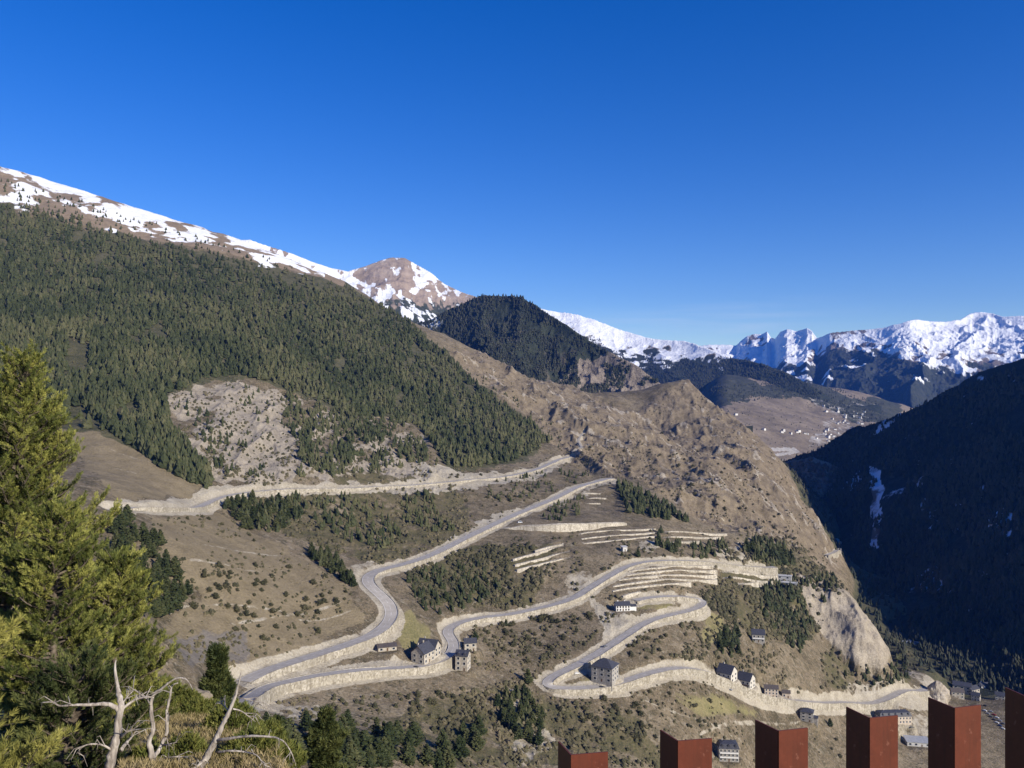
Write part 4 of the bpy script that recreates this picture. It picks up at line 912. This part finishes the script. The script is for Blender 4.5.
house('concrete_shelter', 'upper pale flat concrete roof among the trees of the grove', 780, 578, 26, 7, 3.2, -22, 'flat', .4, M_CONC, M_CONC, rows=1, cols=(3,1), chim=0, cat='shelter', door=False)
house('concrete_shelter', 'lower pale flat concrete roof among the trees of the grove', 787, 585, 22, 7, 3.2, -22, 'flat', .4, M_CONC, M_CONC, rows=1, cols=(3,1), chim=0, cat='shelter', door=False)
house('stone_hut', 'tiny pale ruined hut on the slope between the terraces', 624, 551, 5, 5, 4.2, 20, 'shed', .6, M_CONC, M_CONC, rows=1, cols=(1,1), chim=0, cat='hut')
for px, py, w_, d_, h_, yw, lab in [(962,691,20,12,8,-30,'wide dark roofed village house left of the gorge mouth'), (972,694,15,10,7,25,'second dark roofed village house behind the fifth red post'), (984,689,12,8,5,5,'white village house at the edge of the shaded slope'), (957,697,14,9,7,-15,'brown roofed village house beside the big boulder'), (1000,699,10,8,5,-30,'small village house beside the sixth red post'), (976,700,9,7,6,-40,'low stone village house by the parked cars')]:
    house('village_house', lab, px, py, w_, d_, h_, yw, 'gable', 3.4, M_WHITE if 'white' in lab else M_STONE, M_BROOF if 'brown' in lab else M_SLATE, rows=2, cols=(3,2), chim=1, group='houses of the village in the gorge')
# cars
def car_paint(name, c, met=.3):
    m, nt, b = new_mat(name); b.inputs['Base Color'].default_value = (*c, 1); b.inputs['Roughness'].default_value = .3; b.inputs['Metallic'].default_value = met; b.inputs['Specular IOR Level'].default_value = .5; return m
PAINT = {'white': car_paint('white_paint', (.75,.75,.74), 0), 'black': car_paint('black_paint', (.02,.02,.024)), 'silver': car_paint('silver_paint', (.5,.51,.53), .5), 'red': car_paint('red_paint', (.35,.03,.03)), 'blue': car_paint('blue_paint', (.04,.08,.22)), 'grey': car_paint('grey_paint', (.14,.145,.155), .4)}
M_TYRE = plain_mat('tyre_rubber', (.015,.015,.015), (.03,.03,.03))
def car(label, px, py, yaw, colour, van=False, group=None, at=None):
    p = at or B.hit(px, py); e = empty('parked_car', (p.x, p.y, p.z+.02), math.radians(yaw)); tag(e, label, 'van' if van else 'car', group)
    l, w_, hh = (5.2, 1.95, 2.2) if van else (4.3, 1.75, 1.45)
    prof = [(-l/2,.35),(-l/2,.85),(-l*.44,.95),(-l*.36,hh-.05),(-l*.1,hh),(l*.12 if not van else l*.3,hh-.04),(l*.27 if not van else l*.42,.95),(l*.46,.82),(l/2,.6),(l/2,.35)]
    mb = MB(); n = len(prof); inw = lambda z: w_/2*(1-.16*max(0, (z-.9))/(hh-.9))
    V = [(x, -inw(z), z) for x, z in prof]+[(x, inw(z), z) for x, z in prof]
    mb.add(V, [tuple(range(n)), tuple(range(2*n-1, n-1, -1))]+[(i, i+n, (i+1) % n+n, (i+1) % n) for i in range(n)])
    mb.build('body', PAINT[colour], e)
    g = MB()
    for s in (-1, 1):
        q = [(-l*.36,1.0),(-l*.31,hh-.15),(l*.1 if not van else l*.28,hh-.15),(l*.22 if not van else l*.38,1.0)]
        V = [(x, s*(inw(z)+.012), z) for x, z in q]; g.add(V, [(0,1,2,3) if s > 0 else (3,2,1,0)])
    a, b2 = ((l*.13, hh-.08), (l*.26, 1.0)) if not van else ((l*.31, hh-.1), (l*.41, 1.0))
    g.add([(a[0]+.03,-w_*.36,a[1]),(a[0]+.03,w_*.36,a[1]),(b2[0]+.03,w_*.42,b2[1]),(b2[0]+.03,-w_*.42,b2[1])], [(0,1,2,3)])
    g.build('windows', M_GLASS, e)
    for sx in (-.3, .31):
        for sy in (-1, 1):
            m_ = MB(); m_.tube([(l*sx, sy*(w_/2-.18), .32), (l*sx, sy*(w_/2+.03), .32)], [.32, .32], 12); m_.build('wheel', M_TYRE, e)
for a in [('white car parked on the forecourt left of the tall stone house', 577, 674, 20, 'white'), ('black car at the hairpin road edge left of the white car', 562, 677, 30, 'black'), ('black car parked on the road below the tall stone house', 602, 688, 5, 'black'), ('dark car on the road above the tall stone house', 605, 647, 35, 'grey'),
          ('silver car parked on the verge opposite the roadside row', 730, 690, -35, 'silver'), ('dark car parked in front of the slate roofed houses', 416, 668, 8, 'black'), ('white van stopped at the fork above the white terrace', 520, 523, 20, 'white', True), ('grey car parked in the yard before the long building', 912, 728, 15, 'grey')]: car(*a)
cr = random.Random(4); cols_ = ['white','silver','grey','black','white','blue','silver','red']
rows_ = [(985,711),(988,714),(991,717),(994,720),(997,723),(1000,726),(991,712),(994,715),(997,718),(1000,721),(1003,724),(985,706),(1003,729)]
for k, (px, py) in enumerate(rows_):
    c = cols_[k % 8]; car('%s car in the sunny car park by the sixth red post' % c, px, py, -50+cr.uniform(-6, 6), c, group='%s cars in the car park' % c)
# big boulder by the village
def rock(name, label, p, s, mat, seed, cat='rock', group=None):
    bm = bmesh.new(); bmesh.ops.create_icosphere(bm, subdivisions=4, radius=1)
    co_ = np.array([v.co[:] for v in bm.verts]); n = ridged(co_[:, 0]*1.3+seed, co_[:, 1]*1.3+co_[:, 2]*1.7, seed, 4); n2 = vnoise(co_[:, 0]*1.1+seed*3, co_[:, 2]*1.1+co_[:, 1], seed)
    for v, a, b in zip(bm.verts, n, n2): v.co *= .62+.35*a+.35*b
    for v in bm.verts: v.co = Vector((v.co.x*s[0], v.co.y*s[1], v.co.z*s[2]))
    me = bpy.data.meshes.new(name); bm.to_mesh(me); bm.free(); me.materials.append(mat)
    o = bpy.data.objects.new(name, me); COL.objects.link(o); o.location = p; tag(o, label, cat, group); return o
M_ROCK = ground_mat('pale_rock', [(.22,.185,.14),(.36,.31,.245),(.48,.43,.355)], [], s0=.05, s1=.4, s2=2.5, bump=.8, bdist=.4)
p = B.hit(940, 702); rock('boulder', 'house sized pale boulder at the end of the village road', p+Vector((0,4,4)), (13,11,17), M_ROCK, 5)
# houses of the far valley
fv = []
M_FARW = plain_mat('far_house_white', (.6,.58,.54), (.74,.72,.68), .2)
def far_house_mesh():
    mb = MB(); mb.box(-6,6,-5,5,-4,7); return mb
mb = MB(); mb.box(-7,7,-5,5,-6,7); mb.add([(-7.5,-5.6,7.02),(7.5,-5.6,7.02),(7.5,5.6,7.02),(-7.5,5.6,7.02),(-7.5,0,10.5),(7.5,0,10.5)], [(0,3,2,1),(0,1,5,4),(2,3,4,5),(1,2,5),(3,0,4)])
fm = mb.mesh('far_house'); fm.materials.append(M_FARW); fm.materials.append(M_BROOF)
for i, pl in enumerate(fm.polygons): pl.material_index = 0 if i < 6 or i > 8 else 1
fr = random.Random(8)
SPOTS = [((782,379),'white building on the high meadow of the upper valley, larger one'), ((764,430),'white farmhouse standing alone on the brown far slope'), ((802,390),'pale house at the wood edge above the far village'), ((736,415),'tiny white hut above the brown far slope')]
VZ = [([(812,436),(850,415),(880,405),(870,420),(840,440),(815,446)], 34), ([(820,400),(840,408),(850,418),(830,420)], 8), ([(770,428),(800,430),(812,436),(780,434)], 7)]
def fplace(px, py, lab, grp, s):
    p = VAL.hit(px, py)
    if p is None: return
    o = link_mesh('far_house', fm); o.location = p; o.rotation_euler = (0, 0, fr.uniform(0, 3.14)); o.scale = (s, s, s); tag(o, lab, 'house', grp)
for (px, py), lab in SPOTS: fplace(px, py, lab, None, 1.5 if 'larger' in lab else 1.1)
for poly, n in VZ:
    k = 0
    while k < n:
        px, py = fr.uniform(765, 885), fr.uniform(398, 450)
        if inpoly(np.array([px]), np.array([py]), poly)[0]:
            fplace(px, py, 'tiny pale house of the far village on the valley floor', 'far village houses', fr.uniform(.7, 1.3)); k += 1
# ================================================================== foreground knoll, pines, dead trees, posts
KN = Layer(-.95, .9, 360, .5, 330, 380)
lip = np.interp(KN.u, [-.95,-.64,-.45,-.40,-.33,-.28,-.2,0,.9], [34,28,22,19.5,14,9.5,6,3,2.4])
KN.Z = -1.62-.3*np.minimum(KN.Y, lip[None, :])-np.interp(KN.u, [-.6,-.2,.1], [.56,.56,.95])[None, :]*np.maximum(KN.Y-lip[None, :], 0)
KN.Z += (fbm(KN.X/1.5, KN.Y/1.5, 3, 4)-.5)*.35*np.clip(KN.Y/6, 0, 1)+(ridged(KN.X/12, KN.Y/12, 6, 4)-.5)*np.clip((KN.Y-lip[None, :])/6, 0, 1)*2.5
KN.Z = np.minimum(KN.Z, np.where(KN.Y > 25, 1e3, -1.66))
kx, ky = KN.pix(); kj = (fbm(KN.X/.7, KN.Y/.7, 4, 4)-.5)*14
KN.attr['pale'] = (inpoly(kx+kj, ky+kj, [(128,690),(150,690),(152,740),(135,745),(125,720)])|inpoly(kx+kj, ky+kj, [(60,650),(90,640),(95,655),(65,660)]))*.8
KN.attr['field'] = np.clip(fbm(KN.X/2, KN.Y/2, 9, 4), 0, 1)
M_KN = ground_mat('knoll_ground', [(.10,.085,.05),(.22,.175,.10),(.31,.25,.15)], [('field', (.11,.11,.035), (.24,.20,.09), .8, .6), ('pale', (.26,.24,.21), (.40,.37,.33), .4, 2.0)], s0=.4, s1=2, s2=12, bump=.8, bdist=.08)
KN.build('rocky_knoll', M_KN)
def kz(x, y): return float(KN.height(x, y))
def PT(px, py, d): return Vector(W(px, py, d))

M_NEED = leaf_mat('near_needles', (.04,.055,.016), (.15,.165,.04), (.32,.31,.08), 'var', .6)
M_NEED_LIT = leaf_mat('sunlit_needles', (.09,.095,.024), (.20,.195,.05), (.31,.285,.075), 'var', .6)  # yellower needles with the sunlight put into the colour
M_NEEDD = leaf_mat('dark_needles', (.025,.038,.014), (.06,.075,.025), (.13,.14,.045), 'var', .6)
M_PBARK = plain_mat('pine_bark', (.06,.045,.034), (.17,.14,.11), 5, bump=.8)
def tufts_mesh(name, T, needles, ln, wd, rng):
    """T: list of (position, axis, variation); a brush of thin blades round every axis"""
    n = len(T); Pp = np.array([t[0] for t in T]); Ax = np.array([t[1] for t in T]); Vv = np.array([t[2] for t in T])
    Ax /= np.linalg.norm(Ax, axis=1)[:, None]+1e-9
    a = np.cross(Ax, np.array([.3,.2,.93])); a /= np.linalg.norm(a, axis=1)[:, None]+1e-9; c = np.cross(Ax, a)
    m = needles; th = rng.uniform(0, 6.283, (n, m)); s = rng.uniform(0, 1, (n, m)); sp = rng.uniform(.45, 1.0, (n, m))*(1-.5*s)
    rad = a[:, None]*np.cos(th)[..., None]+c[:, None]*np.sin(th)[..., None]
    dr = Ax[:, None]*(1-.45*sp)[..., None]+rad*sp[..., None]; dr /= np.linalg.norm(dr, axis=2)[..., None]
    b0 = Pp[:, None]+Ax[:, None]*(s*ln*.9)[..., None]
    l_ = ln*rng.uniform(.65, 1.05, (n, m)); tip = b0+dr*l_[..., None]
    sd = np.cross(dr, rng.normal(size=(n, m, 3))); sd /= np.linalg.norm(sd, axis=2)[..., None]+1e-9
    mid = b0+dr*(l_*.45)[..., None]
    V = np.stack([b0, mid-sd*wd, tip, mid+sd*wd], 2).reshape(-1, 3)
    q = np.arange(n*m)*4
    va = np.repeat(np.clip(Vv[:, None]+rng.uniform(-.12, .12, (n, m)), 0, 1).ravel(), 4)
    return np_mesh(name, V, np.stack([q, q+1, q+2, q+3], 1), False, {'var': va})
def near_pine(name, label, x, y, h, R, mat, seed, dens=1.0, lean=(0, 0), zoff=0, needles=30, ln=.07, wd=.004, low=.10, prof=None, zbase=None, dead_low=True):
    rng = random.Random(seed); nr = np.random.default_rng(seed)
    z0 = (kz(x, y) if zbase is None else zbase)-.15+zoff
    e = empty(name, (x, y, z0)); tag(e, label, 'tree')
    ax = lambda t: Vector((lean[0]*t*t+.12*math.sin(t*5+seed)*.6, lean[1]*t*t, h*t))
    tr = MB(); ks = [k/12 for k in range(13)]; tr.tube([ax(t) for t in ks], [max(.012, .022*h*(1-t)**.8) for t in ks], 9); tr.build('trunk', M_PBARK, e, True)
    br = MB(); T = []
    prof = prof or (lambda t: (1-t)**.62*(.72+.28*math.sin(t*17+seed)))
    nb = int(15*h*dens)
    for k in range(nb):
        t = low+(1-low)*.985*((k+rng.random())/nb); a = k*2.4+rng.uniform(-.5, .5)
        ln_ = R*prof(t)*rng.uniform(.62, 1.12)+.12
        d0 = Vector((math.cos(a), math.sin(a), .1+.5*t+rng.uniform(-.2, .15))).normalized(); p0 = ax(t)
        pts = []
        for q in range(6):
            s = q/5; p = p0+d0*ln_*s+Vector((0, 0, -.16*ln_*s*(1-t)+.26*ln_*s*s))+Vector((rng.uniform(-1,1), rng.uniform(-1,1), rng.uniform(-.5,.5)))*.05*ln_*s
            pts.append(p)
        r0 = .010+.013*ln_; br.tube(pts, [r0*(1-s*.15)*(1-.8*q/5)+.003 for q, s in enumerate([0]*6)], 5, False)
        vb = .42+rng.uniform(-.28, .28)
        ns = max(2, int(ln_/.12))
        for q in range(ns):
            s = .28+.72*(q+rng.random())/ns; f = min(s*5, 4.999); i = int(f); p = pts[i].lerp(pts[i+1], f-i); dd = (pts[i+1]-pts[i]).normalized()
            for sgn in (-1, 1):
                sd = dd.cross(Vector((0,0,1))).normalized()*sgn
                tw = (dd*.75+sd*rng.uniform(.35, 1.0)+Vector((0,0,rng.uniform(.0,.95)))).normalized(); tl_ = rng.uniform(.16, .42)*(1.1-.5*s)*(1+.1*R)
                e1 = p+tw*tl_; br.tube([p, e1], [.006, .003], 3, False)
                for g in range(4):
                    c = p.lerp(e1, .15+.28*g)
                    T.append(((c.x, c.y, c.z), ((tw*.8+Vector((rng.uniform(-.4,.4), rng.uniform(-.4,.4), .45)))[:]), vb+rng.uniform(-.2, .2)+.12*s))
        T.append((pts[-1][:], (dd+Vector((0,0,.5)))[:], vb+.25))  # tone lightens towards branch ends, sunlight painted into the tufts
    br.build('branches', M_PBARK, e)
    link_mesh('needles', tufts_mesh('needles', T, needles, ln, wd, nr), mat, e)
    return e
near_pine('pine_tree', 'tall yellow green pine at the left edge rising above the brown meadow', W(14,400,15)[0], 15, 6.95, 2.2, M_NEED, 3, 3.0, lean=(.1, 0), prof=lambda t: (.22+.78*min(1, (1-t)*1.9))*(1-t)**.28*(.8+.2*math.sin(t*19)))
near_pine('pine_tree', 'bushy green pine right of the tallest pine, behind the forked dead tree', W(118,600,13.5)[0], 13.5, 2.95, 1.15, M_NEED, 8, 3.2, low=.04)
near_pine('pine_tree', 'spreading pine with shaded lower boughs between tallest pine and dead tree', W(58,600,12)[0], 12, 3.6, 1.25, M_NEED, 21, 2.8, low=.03)
near_pine('pine_tree', 'shaded dark green pine low at the bottom left corner', W(70,600,9.6)[0], 9.6, 1.35, 1.0, M_NEEDD, 35, 3.2, low=.03)  # shade on this pine is put into the darker needle colour
near_pine('pine_tree', 'sunlit yellow pine branches cut off by the left picture edge', W(-92,600,7)[0], 7, 3.3, 1.0, M_NEED_LIT, 13, 2.2, low=.05, ln=.075, wd=.0032)
x_, y_ = W(216,650,40)[0], 40.0; zb = kz(x_, y_)
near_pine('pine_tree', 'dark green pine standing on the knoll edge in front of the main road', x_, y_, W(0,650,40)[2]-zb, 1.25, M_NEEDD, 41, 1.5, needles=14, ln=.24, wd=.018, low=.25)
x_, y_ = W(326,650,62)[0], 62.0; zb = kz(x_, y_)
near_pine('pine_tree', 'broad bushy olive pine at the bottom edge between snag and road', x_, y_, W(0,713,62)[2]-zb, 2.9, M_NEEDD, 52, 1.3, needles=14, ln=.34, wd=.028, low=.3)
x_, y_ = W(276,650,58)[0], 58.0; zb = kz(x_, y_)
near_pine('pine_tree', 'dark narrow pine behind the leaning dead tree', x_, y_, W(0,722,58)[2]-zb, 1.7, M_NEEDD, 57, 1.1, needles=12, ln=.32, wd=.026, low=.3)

# low bushes and grass on the knoll
def bush(label, px, py, d, r, h, mat, seed, n=420, group=None):
    rng = random.Random(seed); p = PT(px, py, d); z = kz(p.x, p.y); T = []
    st = MB()
    e = empty('bush', (p.x, p.y, z-.05)); tag(e, label, 'bush', group)
    for k in range(n):
        a = rng.uniform(0, 6.283); q = rng.random()**.5; t = rng.random(); rr_ = r*q; top = h*math.sqrt(max(0, 1-q*q))*(.75+.35*math.sin(a*3+seed)*.5+.2*rng.random())
        zz = top*(1-.35*t*t); ax_ = Vector((math.cos(a)*q*.8, math.sin(a)*q*.8, 1)).normalized()
        T.append(((rr_*math.cos(a), rr_*math.sin(a), max(.03, zz-.05)), ax_[:], .35+.5*rng.random()))
    for k in range(26):
        a = rng.uniform(0, 6.283); q = rng.random()*.8; st.tube([(0,0,0), (r*q*math.cos(a)*.5, r*q*math.sin(a)*.5, h*.4), (r*q*math.cos(a), r*q*math.sin(a), h*.8*math.sqrt(1-q*q))], [.012,.008,.004], 4, False)
    st.build('stems', M_PBARK, e)
    link_mesh('foliage', tufts_mesh('foliage', T, 14, .085, .007, np.random.default_rng(seed)), mat, e)
M_BUSH = leaf_mat('bush_leaves', (.05,.07,.018), (.105,.122,.03), (.19,.185,.048), 'var', .6)
for i, (px, py, d, r, h, lab) in enumerate([(185,752,10.6,.30,.42,'yellow green bush between the two forked dead trees'), (232,745,12.5,.42,.5,'yellow green bush behind the leaning dead tree'), (262,742,14,.36,.42,'rounded bush right of the leaning dead tree'), (200,722,15.5,.45,.38,'low bush left of the dry grass patch'), (182,705,17.5,.4,.42,'bush under the arched dead branch'), (250,760,10.5,.35,.35,'low bush at the bottom edge under the long dead branch'), (150,752,10.4,.25,.4,'narrow bush between the thick snag and the arched snag'), (280,765,11,.3,.3,'bush at the bottom edge right of the leaning dead tree'), (160,690,17.5,.5,.7,'bush at the foot of the bushy green pine')]):
    bush(lab, px, py, d, r, h, M_BUSH, 60+i, int(380*(r/.35)**2)+80)
gr = np.random.default_rng(5); T = []
for k in range(5200):
    px = gr.uniform(120, 300); d = gr.uniform(8.5, 21); x = (px-512)/F*d; u = x/d
    if d > np.interp(u, KN.u, lip): continue
    T.append(((x, d, kz(x, d)), (gr.uniform(-.3,.3), gr.uniform(-.3,.3), 1), gr.uniform(0, 1)))
M_GRASS = leaf_mat('dry_grass', (.17,.14,.06), (.28,.22,.11), (.36,.29,.16), 'var', .8)
o = link_mesh('grass', tufts_mesh('grass', T, 9, .11, .004, gr), M_GRASS); tag(o, 'dry straw coloured grass on the knoll among the dead trees', 'grass', kind='stuff')
for i, (px, py, d, s, lab) in enumerate([(193,700,18,(.42,.35,.30),'white rock under the end of the arched branch'), (76,648,17,(.5,.4,.28),'pale rock showing between the near pines'), (268,752,12.5,(.22,.2,.16),'small pale stone right of the leaning dead tree')]):
    p = PT(px, py, d); rock('rock', lab, Vector((p.x, p.y, kz(p.x, p.y)+s[2]*.3)), s, M_ROCKN if False else M_ROCK, 20+i)

# dead trees: bleached trunks and bare limbs
def dead_mat():
    m, nt, b = new_mat('bleached_wood')
    tc = N(nt, 'ShaderNodeNewGeometry').outputs['Position']; mp = N(nt, 'ShaderNodeMapping'); mp.inputs['Scale'].default_value = (22, 22, 3.5); L(nt, tc, mp.inputs['Vector'])
    n = noise(nt, 1, 6, .65, mp.outputs[0], .6)
    L(nt, ramp(nt, n, [(.32, (.11,.09,.075)), (.5, (.33,.29,.25)), (.66, (.50,.455,.40))]), b.inputs['Base Color'])
    bp = N(nt, 'ShaderNodeBump'); bp.inputs['Strength'].default_value = .9; bp.inputs['Distance'].default_value = .012; L(nt, n, bp.inputs['Height']); L(nt, bp.outputs[0], b.inputs['Normal'])
    return m
M_DEAD = dead_mat()
def snag(label, d, trunk, limbs, twigs, seed):
    """trunk and limbs: lists of (column, row, radius in m, depth step)"""
    rng = random.Random(seed)
    b0 = PT(trunk[0][0], trunk[0][1], d); gz = kz(b0.x, b0.y)
    e = empty('dead_tree', (b0.x, b0.y, gz)); tag(e, label, 'dead tree', None); org = Vector((b0.x, b0.y, gz))
    def line(L_): 
        P = [PT(a[0], a[1], d+(a[3] if len(a) > 3 else 0))-org for a in L_]; R = [a[2]*.8 for a in L_]; o_p = []; o_r = []
        for i in range(len(P)-1):
            for q in range(4):
                s = q/4; a_, b_, c_, d_ = P[max(i-1,0)], P[i], P[i+1], P[min(i+2, len(P)-1)]
                p = .5*((2*b_)+(c_-a_)*s+(2*a_-5*b_+4*c_-d_)*s*s+(3*b_-a_-3*c_+d_)*s**3)
                o_p.append(p+Vector((rng.uniform(-1,1), rng.uniform(-1,1), rng.uniform(-1,1)))*R[i]*.16); o_r.append((R[i]*(1-s)+R[i+1]*s)*rng.uniform(.9, 1.1))
        o_p.append(P[-1]); o_r.append(R[-1]); return o_p, o_r
    t0 = [(trunk[0][0]-2, 0, trunk[0][2]*1.25)]
    p, r = line(trunk); p = [Vector((p[0].x, p[0].y, -.3))]+p; r = [r[0]*1.2]+r
    tr = MB(); tr.tube(p, r, 10); tr.build('trunk', M_DEAD, e, True)
    for lm in limbs:
        p, r = line(lm); m_ = MB(); m_.tube(p, r, 7)
        for q in range(twigs):
            i = rng.randrange(len(p)//4, len(p)-1); v = (Vector((rng.uniform(-1,1), rng.uniform(-.8,.8), rng.uniform(-.7,.9))).normalized()+(p[i+1]-p[i]).normalized()*.8)*rng.uniform(.05, .2)
            m_.tube([p[i], p[i]+v*.6+Vector((0,0,.03)), p[i]+v+Vector((0,0,-.04))], [.006,.004,.0015], 4, False)
        m_.build('limb', M_DEAD, e, True)
snag('thick bleached dead tree with two long side limbs at the bottom left', 9.0,
     [(110,768,.068),(113,750,.062),(117,735,.056),(119,718,.05),(121,706,.046),(119,695,.034,.05),(117,682,.024,.1),(115,668,.016,.12),(116,660,.006,.14)],
     [[(119,712,.036),(113,706,.032,-.05),(103,704,.027,-.1),(88,705,.022,-.15),(74,705,.017,-.2),(60,706,.013,-.2),(52,702,.010,-.2),(41,703,.005,-.2)],
      [(122,710,.022),(128,704,.018,.05),(137,699,.015,.1),(148,697,.012,.1),(154,698,.006,.15)],
      [(120,738,.02),(127,732,.016,-.1),(134,730,.012,-.1),(142,729,.005,-.15)],
      [(112,751,.018),(105,746,.015,-.1),(95,744,.012,-.1),(84,746,.009,-.2),(76,754,.004,-.2)],
      [(122,704,.014),(127,697,.010,.1),(134,690,.004,.2)], [(121,750,.03),(128,741,.022,.15),(133,735,.014,.2)]], 7, 4)
snag('slender forked dead tree whose limb arches over to the right', 9.6,
     [(150,768,.05),(152,760,.048),(151,750,.042),(149,742,.036),(153,730,.03),(152,718,.028),(151,705,.026),(154,694,.022),(161,689,.018),(170,682,.014),(178,678,.011),(187,680,.008),(193,690,.003)],
     [[(152,760,.036),(160,748,.03,.1),(166,735,.026,.15),(167,722,.024,.15),(167,710,.022,.2),(170,697,.017,.2),(172,686,.013,.2),(178,683,.008,.2)],
      [(163,745,.016,.1),(170,744,.012),(177,742,.004)], [(156,762,.02),(163,759,.016),(173,757,.012,-.1),(184,757,.004,-.1)], [(151,706,.014),(146,698,.01,-.1),(140,697,.004,-.1)]], 7, 7)
snag('leaning grey dead tree with a long bare limb drooping to the right', 9.3,
     [(200,768,.055),(206,758,.05),(212,747,.046),(217,738,.042),(222,726,.036),(227,716,.03),(232,705,.024),(236,694,.019),(239,682,.013),(241,672,.005)],
     [[(216,740,.026),(226,739,.022,-.1),(240,737,.018,-.15),(256,736,.016,-.2),(272,737,.013,-.2),(283,741,.010,-.25),(291,752,.007,-.25),(296,766,.003,-.25)],
      [(217,752,.018),(230,751,.015,-.1),(245,752,.012,-.1),(256,755,.010,-.15),(262,762,.006,-.2),(268,774,.003,-.2)],
      [(233,709,.012),(241,711,.010,.1),(248,716,.007,.2),(256,722,.003,.2)], [(238,698,.010),(246,699,.008),(256,702,.006,.1),(265,708,.003,.2)],
      [(229,711,.008),(224,706,.006,.1),(219,702,.003,.2)], [(207,757,.026),(200,764,.02,-.1),(192,770,.012,-.2)]], 8, 9)

# viewing deck and its red steel posts
def post_mat():
    m, nt, b = new_mat('red_painted_steel')
    tc = N(nt, 'ShaderNodeTexCoord').outputs['Object']
    n = noise(nt, 18, 6, .6, tc); n2 = noise(nt, 140, 3, .6, tc)
    f = math_n(nt, 'ADD', math_n(nt, 'MULTIPLY', n, .7), math_n(nt, 'MULTIPLY', n2, .3))
    c = ramp(nt, f, [(.3, (.092,.023,.013)), (.7, (.148,.037,.020))])
    mp = N(nt, 'ShaderNodeMapping'); mp.inputs['Scale'].default_value = (90, 90, 5); L(nt, tc, mp.inputs['Vector'])
    k = N(nt, 'ShaderNodeMapRange'); k.inputs[1].default_value = .5; k.inputs[2].default_value = .75; L(nt, noise(nt, 1, 5, .65, mp.outputs[0]), k.inputs[0])
    c = mix_c(nt, math_n(nt, 'MULTIPLY', k.outputs[0], .55), c, (.06, .022, .014))
    k2 = N(nt, 'ShaderNodeMapRange'); k2.inputs[1].default_value = .63; k2.inputs[2].default_value = .7; L(nt, noise(nt, 60, 3, .7, tc), k2.inputs[0])
    c = mix_c(nt, math_n(nt, 'MULTIPLY', k2.outputs[0], .35), c, (.30, .13, .09)); L(nt, c, b.inputs['Base Color']); b.inputs['Roughness'].default_value = .5; b.inputs['Specular IOR Level'].default_value = .3
    bp = N(nt, 'ShaderNodeBump'); bp.inputs['Strength'].default_value = .15; bp.inputs['Distance'].default_value = .001; L(nt, n2, bp.inputs['Height']); L(nt, bp.outputs[0], b.inputs['Normal'])
    return m
M_POST = post_mat(); M_DECK = plain_mat('deck_steel', (.10,.06,.045), (.16,.10,.075), 4)
HT = .5                                                    # post tops lie this far below the eye
tops = [('leftmost red steel post, only its top in view', (571,755),(558,741),(608,752)), ('second red steel post, just left of the grey house with white balconies', (678,741),(660,729.5),(712,738.5)), ('third red steel post, just right of the grey house with white balconies', (779,731),(755,719.5),(808,728)),
        ('fourth red steel post, in front of the long beige building', (870,718),(846,706.5),(898,715.5)), ('fifth red steel post, in front of the big boulder', (955,708),(928,697),(981,705)), ('rightmost and tallest looking red post at the picture edge', (1030,698),(1005,687),(1056,695))]
def plate(mb, a, b, t, z0, z1, off):
    dx, dy = b[0]-a[0], b[1]-a[1]; l = math.hypot(dx, dy); nx, ny = -dy/l*t, dx/l*t
    if nx*off[0]+ny*off[1] < 0: nx, ny = -nx, -ny
    q = [(a[0],a[1]),(b[0],b[1]),(b[0]+nx,b[1]+ny),(a[0]+nx,a[1]+ny)]
    mb.add([(x,y,z0) for x,y in q]+[(x,y,z1) for x,y in q], [(0,3,2,1),(4,5,6,7),(0,1,5,4),(1,2,6,5),(2,3,7,6),(3,0,4,7)])
for lab, c, l_, r_ in tops:
    g = lambda p: ((p[0]-512)/(p[1]-HOR)*HT, F/(p[1]-HOR)*HT)
    C_, L_, R_ = g(c), g(l_), g(r_)
    e = empty('railing_post', (C_[0], C_[1], -1.6)); tag(e, lab, 'post', 'red posts of the viewpoint railing')
    rel = lambda p: (p[0]-C_[0], p[1]-C_[1])
    off_ = (rel(L_)[0]+rel(R_)[0], rel(L_)[1]+rel(R_)[1]); t = .0022
    s = MB(); plate(s, (0,0), rel(R_), t, 0, 1.6-HT, off_); o1 = s.build('front_plate', M_POST, e)
    k = t/math.hypot(*rel(L_)); a0 = (rel(L_)[0]*k, rel(L_)[1]*k)
    s = MB(); plate(s, a0, rel(L_), t, 0, 1.6-HT-.0005, off_); s.build('side_plate', M_POST, e)
    s = MB(); s.box(-.03, .07, -.03, .07, .001, .007); s.build('foot_plate', M_POST, e)
s = MB(); s.add([(-1.5,.70,-1.75),(1.9,1.62,-1.75),(1.9,-1.4,-1.75),(-1.5,-1.4,-1.75),(-1.5,.70,-1.6),(1.9,1.68,-1.6),(1.9,-1.4,-1.6),(-1.5,-1.4,-1.6)], [(0,1,2,3),(4,7,6,5),(0,4,5,1),(1,5,6,2),(2,6,7,3),(3,7,4,0)])
o = s.build('viewing_deck', M_DECK); o['kind'] = 'structure'
# ================================================================== air
if HAZE > 0:
    m = bpy.data.materials.new('air'); m.use_nodes = True; t_ = m.node_tree; t_.nodes.clear()
    ou = t_.nodes.new('ShaderNodeOutputMaterial'); pv = t_.nodes.new('ShaderNodeVolumePrincipled')
    pv.inputs['Color'].default_value = HAZE_COL; pv.inputs['Density'].default_value = HAZE; pv.inputs['Anisotropy'].default_value = 0.0
    t_.links.new(pv.outputs[0], ou.inputs['Volume'])
    s = MB(); s.box(-9900, 9990, -60, 13800, -470, 1700); o = s.build('haze', m); o['kind'] = 'stuff'; tag(o, 'thin blue mountain air between the viewpoint and the far range', 'haze')
